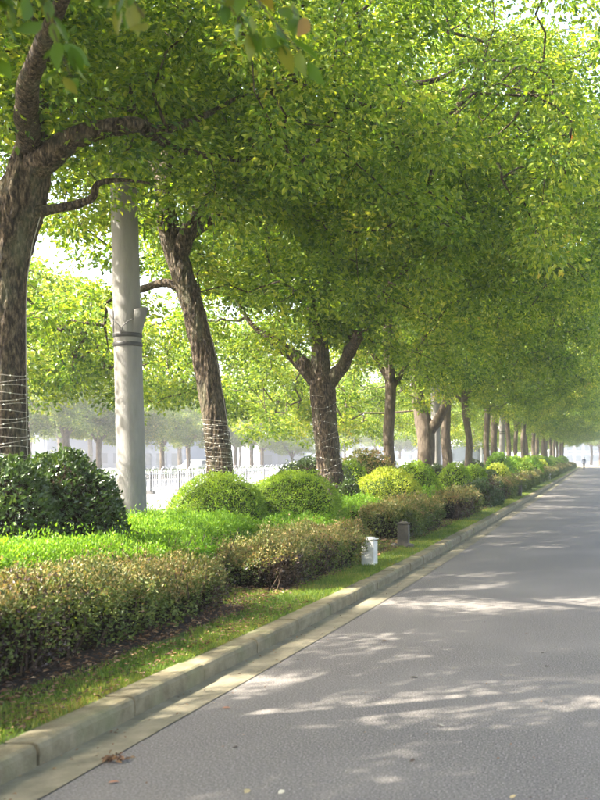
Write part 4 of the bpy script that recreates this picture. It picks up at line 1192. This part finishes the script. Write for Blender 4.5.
def car(x, y, rz, paint, label):
    root = empty('parked_car', (x, y, 0), rz); tag(root, label, 'car', 'cars on the avenue')
    mb = MB()
    side = [(-2.2, .35), (-2.2, .75), (-2.05, .92), (-1.2, 1.0), (-.7, 1.42), (.7, 1.46), (1.35, 1.05), (2.1, .92), (2.2, .7), (2.2, .35)]
    V = []
    for s in (-1, 1):
        for yy, z in side:
            V.append((s * (.86 - .16 * max(0, (z - 1.0) / .46)), yy, z))
    n = len(side)
    mb.add(V, [tuple(range(n)), tuple(range(2 * n - 1, n - 1, -1))] + [(i, (i + 1) % n, (i + 1) % n + n, i + n) for i in range(n)])
    mb.build('body', M[paint], root, bevel=.03)
    for y0, z0, y1, z1 in ((-1.12, 1.05, -.76, 1.38), (.76, 1.42, 1.28, 1.1)):
        mb = MB(); d = -.015 if y0 < 0 else .015
        mb.add([(-.66, y0 + d, z0), (.66, y0 + d, z0), (.6, y1 + d, z1), (-.6, y1 + d, z1)], [(0, 1, 2, 3)]); mb.build('windscreen', M['glass'], root)
    for s in (-1, 1):
        mb = MB(); mb.add([(s * .875, -1.0, 1.04), (s * .875, 1.15, 1.04), (s * .75, .65, 1.38), (s * .75, -.65, 1.37)], [(0, 1, 2, 3)]); mb.build('side_window', M['glass'], root)
        mb = MB(); mb.box(s * .62 - .16, s * .62 + .16, -2.225, -2.202, .68, .82); mb.build('headlight', M['silver'], root)
        mb = MB(); mb.box(s * .66 - .13, s * .66 + .13, 2.202, 2.225, .68, .82); mb.build('tail_light', M['red'], root)
    wheel_pair(root, (-.78, .78), (-1.35, 1.35), .32)
    return root
car(at(386, 84)[0], 84, .0, 'white_paint', 'white car on the avenue just left of the fourth trunk gap')
car(at(404, 92)[0], 92, .0, 'silver', 'silver car on the avenue between fourth and fifth trunks')
car(at(372, 96)[0], 96, .05, 'white_paint', 'second white car, farther left behind the yellow dome')
car(at(197, 90)[0], 90, .0, 'white_paint', 'white car beyond the barrier left of the leaning trunk')

# ------------------------------------------------------------------ the walker far down the road
def person(x, y, label):
    root = empty('person', (x, y, 0), 0); tag(root, label, 'person')
    J = {'pelvis': (0, 0, .95, .14, .11), 'belly': (0, 0, 1.1, .135, .10), 'chest': (0, .01, 1.32, .17, .115), 'neck': (0, .0, 1.47, .055, .055), 'head0': (0, -.01, 1.56, .075, .085), 'head1': (0, -.0, 1.66, .08, .09), 'crown': (0, 0, 1.71, .04, .045)}
    verts, edges, rad = [], [], []
    idx = {}
    def V(nm, co, r1, r2=None, par=None):
        idx[nm] = len(verts); verts.append(co); rad.append((r1, r2 or r1))
        if par: edges.append((idx[par], idx[nm]))
    prev = None
    for k, (a, b_, c, r1, r2) in J.items():
        V(k, (a, b_, c), r1, r2, prev); prev = k
    for s, nm, sw in ((-1, 'l', .22), (1, 'r', -.20)):
        V(nm + 'hip', (s * .09, 0, .9), .095, None, 'pelvis')
        V(nm + 'knee', (s * .10, sw * .55, .50), .062, None, nm + 'hip')
        V(nm + 'ank', (s * .10, sw * 1.0 - (.04 if sw < 0 else 0), .10), .042, None, nm + 'knee')
        V(nm + 'toe', (s * .11, sw * 1.0 + .16, .035), .035, None, nm + 'ank')
        V(nm + 'sh', (s * .19, 0, 1.40), .06, None, 'chest')
        V(nm + 'elb', (s * .25, -sw * .5, 1.13), .045, None, nm + 'sh')
        V(nm + 'wr', (s * .26, -sw * .9 + .05, .90), .03, None, nm + 'elb')
        V(nm + 'palm', (s * .26, -sw * .95 + .07, .82), .03, .018, nm + 'wr')
        for k in range(4):
            V(nm + 'f%d' % k, (s * .26 - .0, -sw * .95 + .045 + k * .018, .73 + abs(k - 1.4) * .008), .008, None, nm + 'palm')
        V(nm + 'th', (s * .24, -sw * .95 + .115, .79), .009, None, nm + 'palm')
    me = bpy.data.meshes.new('body'); me.from_pydata(verts, edges, [])
    o = link_mesh('body', me, root)
    md = o.modifiers.new('skin', 'SKIN')
    for i, (a, b_) in enumerate(rad): me.skin_vertices[0].data[i].radius = (a, b_)
    me.skin_vertices[0].data[0].use_root = True
    ss = o.modifiers.new('sub', 'SUBSURF'); ss.levels = 2; ss.render_levels = 2
    for mm in (M['cloth_dark'], M['skin'], M['trouser']): me.materials.append(mm)
    # bake so that faces can take skin / trouser colours by height
    dg = bpy.context.evaluated_depsgraph_get(); ev = bpy.data.meshes.new_from_object(o.evaluated_get(dg))
    o.modifiers.clear(); o.data = ev
    if len(ev.materials) == 0:
        for mm in (M['cloth_dark'], M['skin'], M['trouser']): ev.materials.append(mm)
    for p in ev.polygons:
        p.use_smooth = True
        z = p.center.z
        p.material_index = 1 if (z > 1.48 or (z < .87 and abs(p.center.x) > .2)) else (2 if z < .92 else 0)
    mb = MB(); mb.lathe([(.02, 1.755), (.06, 1.745), (.092, 1.70), (.098, 1.64), (.09, 1.585), (.05, 1.57)][::-1], 16, (0, -.012, 0)); mb.build('hair', M['hair'], root, True)
    return root
p = person(at(584, 140)[0], 140, 'lone person in dark clothes walking near the far end of the road')
p.rotation_euler = (0, 0, 0)

# ------------------------------------------------------------------ air
mb = MB(); mb.box(-950, 950, -350, 1550, -1.1, 42)
hz = mb.build('haze', None) if False else None
me = bpy.data.meshes.new('haze'); me.from_pydata(mb.v, [], mb.f)
hm = bpy.data.materials.new('haze'); hm.use_nodes = True
hn = hm.node_tree; hn.nodes.remove(hn.nodes['Principled BSDF'])
pv = hn.nodes.new('ShaderNodeVolumePrincipled')
pv.inputs['Color'].default_value = (.93, .95, 1, 1)
pv.inputs['Density'].default_value = HAZE_DENSITY
pv.inputs['Anisotropy'].default_value = .25
hn.links.new(pv.outputs[0], hn.nodes['Material Output'].inputs['Volume'])
me.materials.append(hm)
tag(link_mesh('haze', me), kind='stuff')
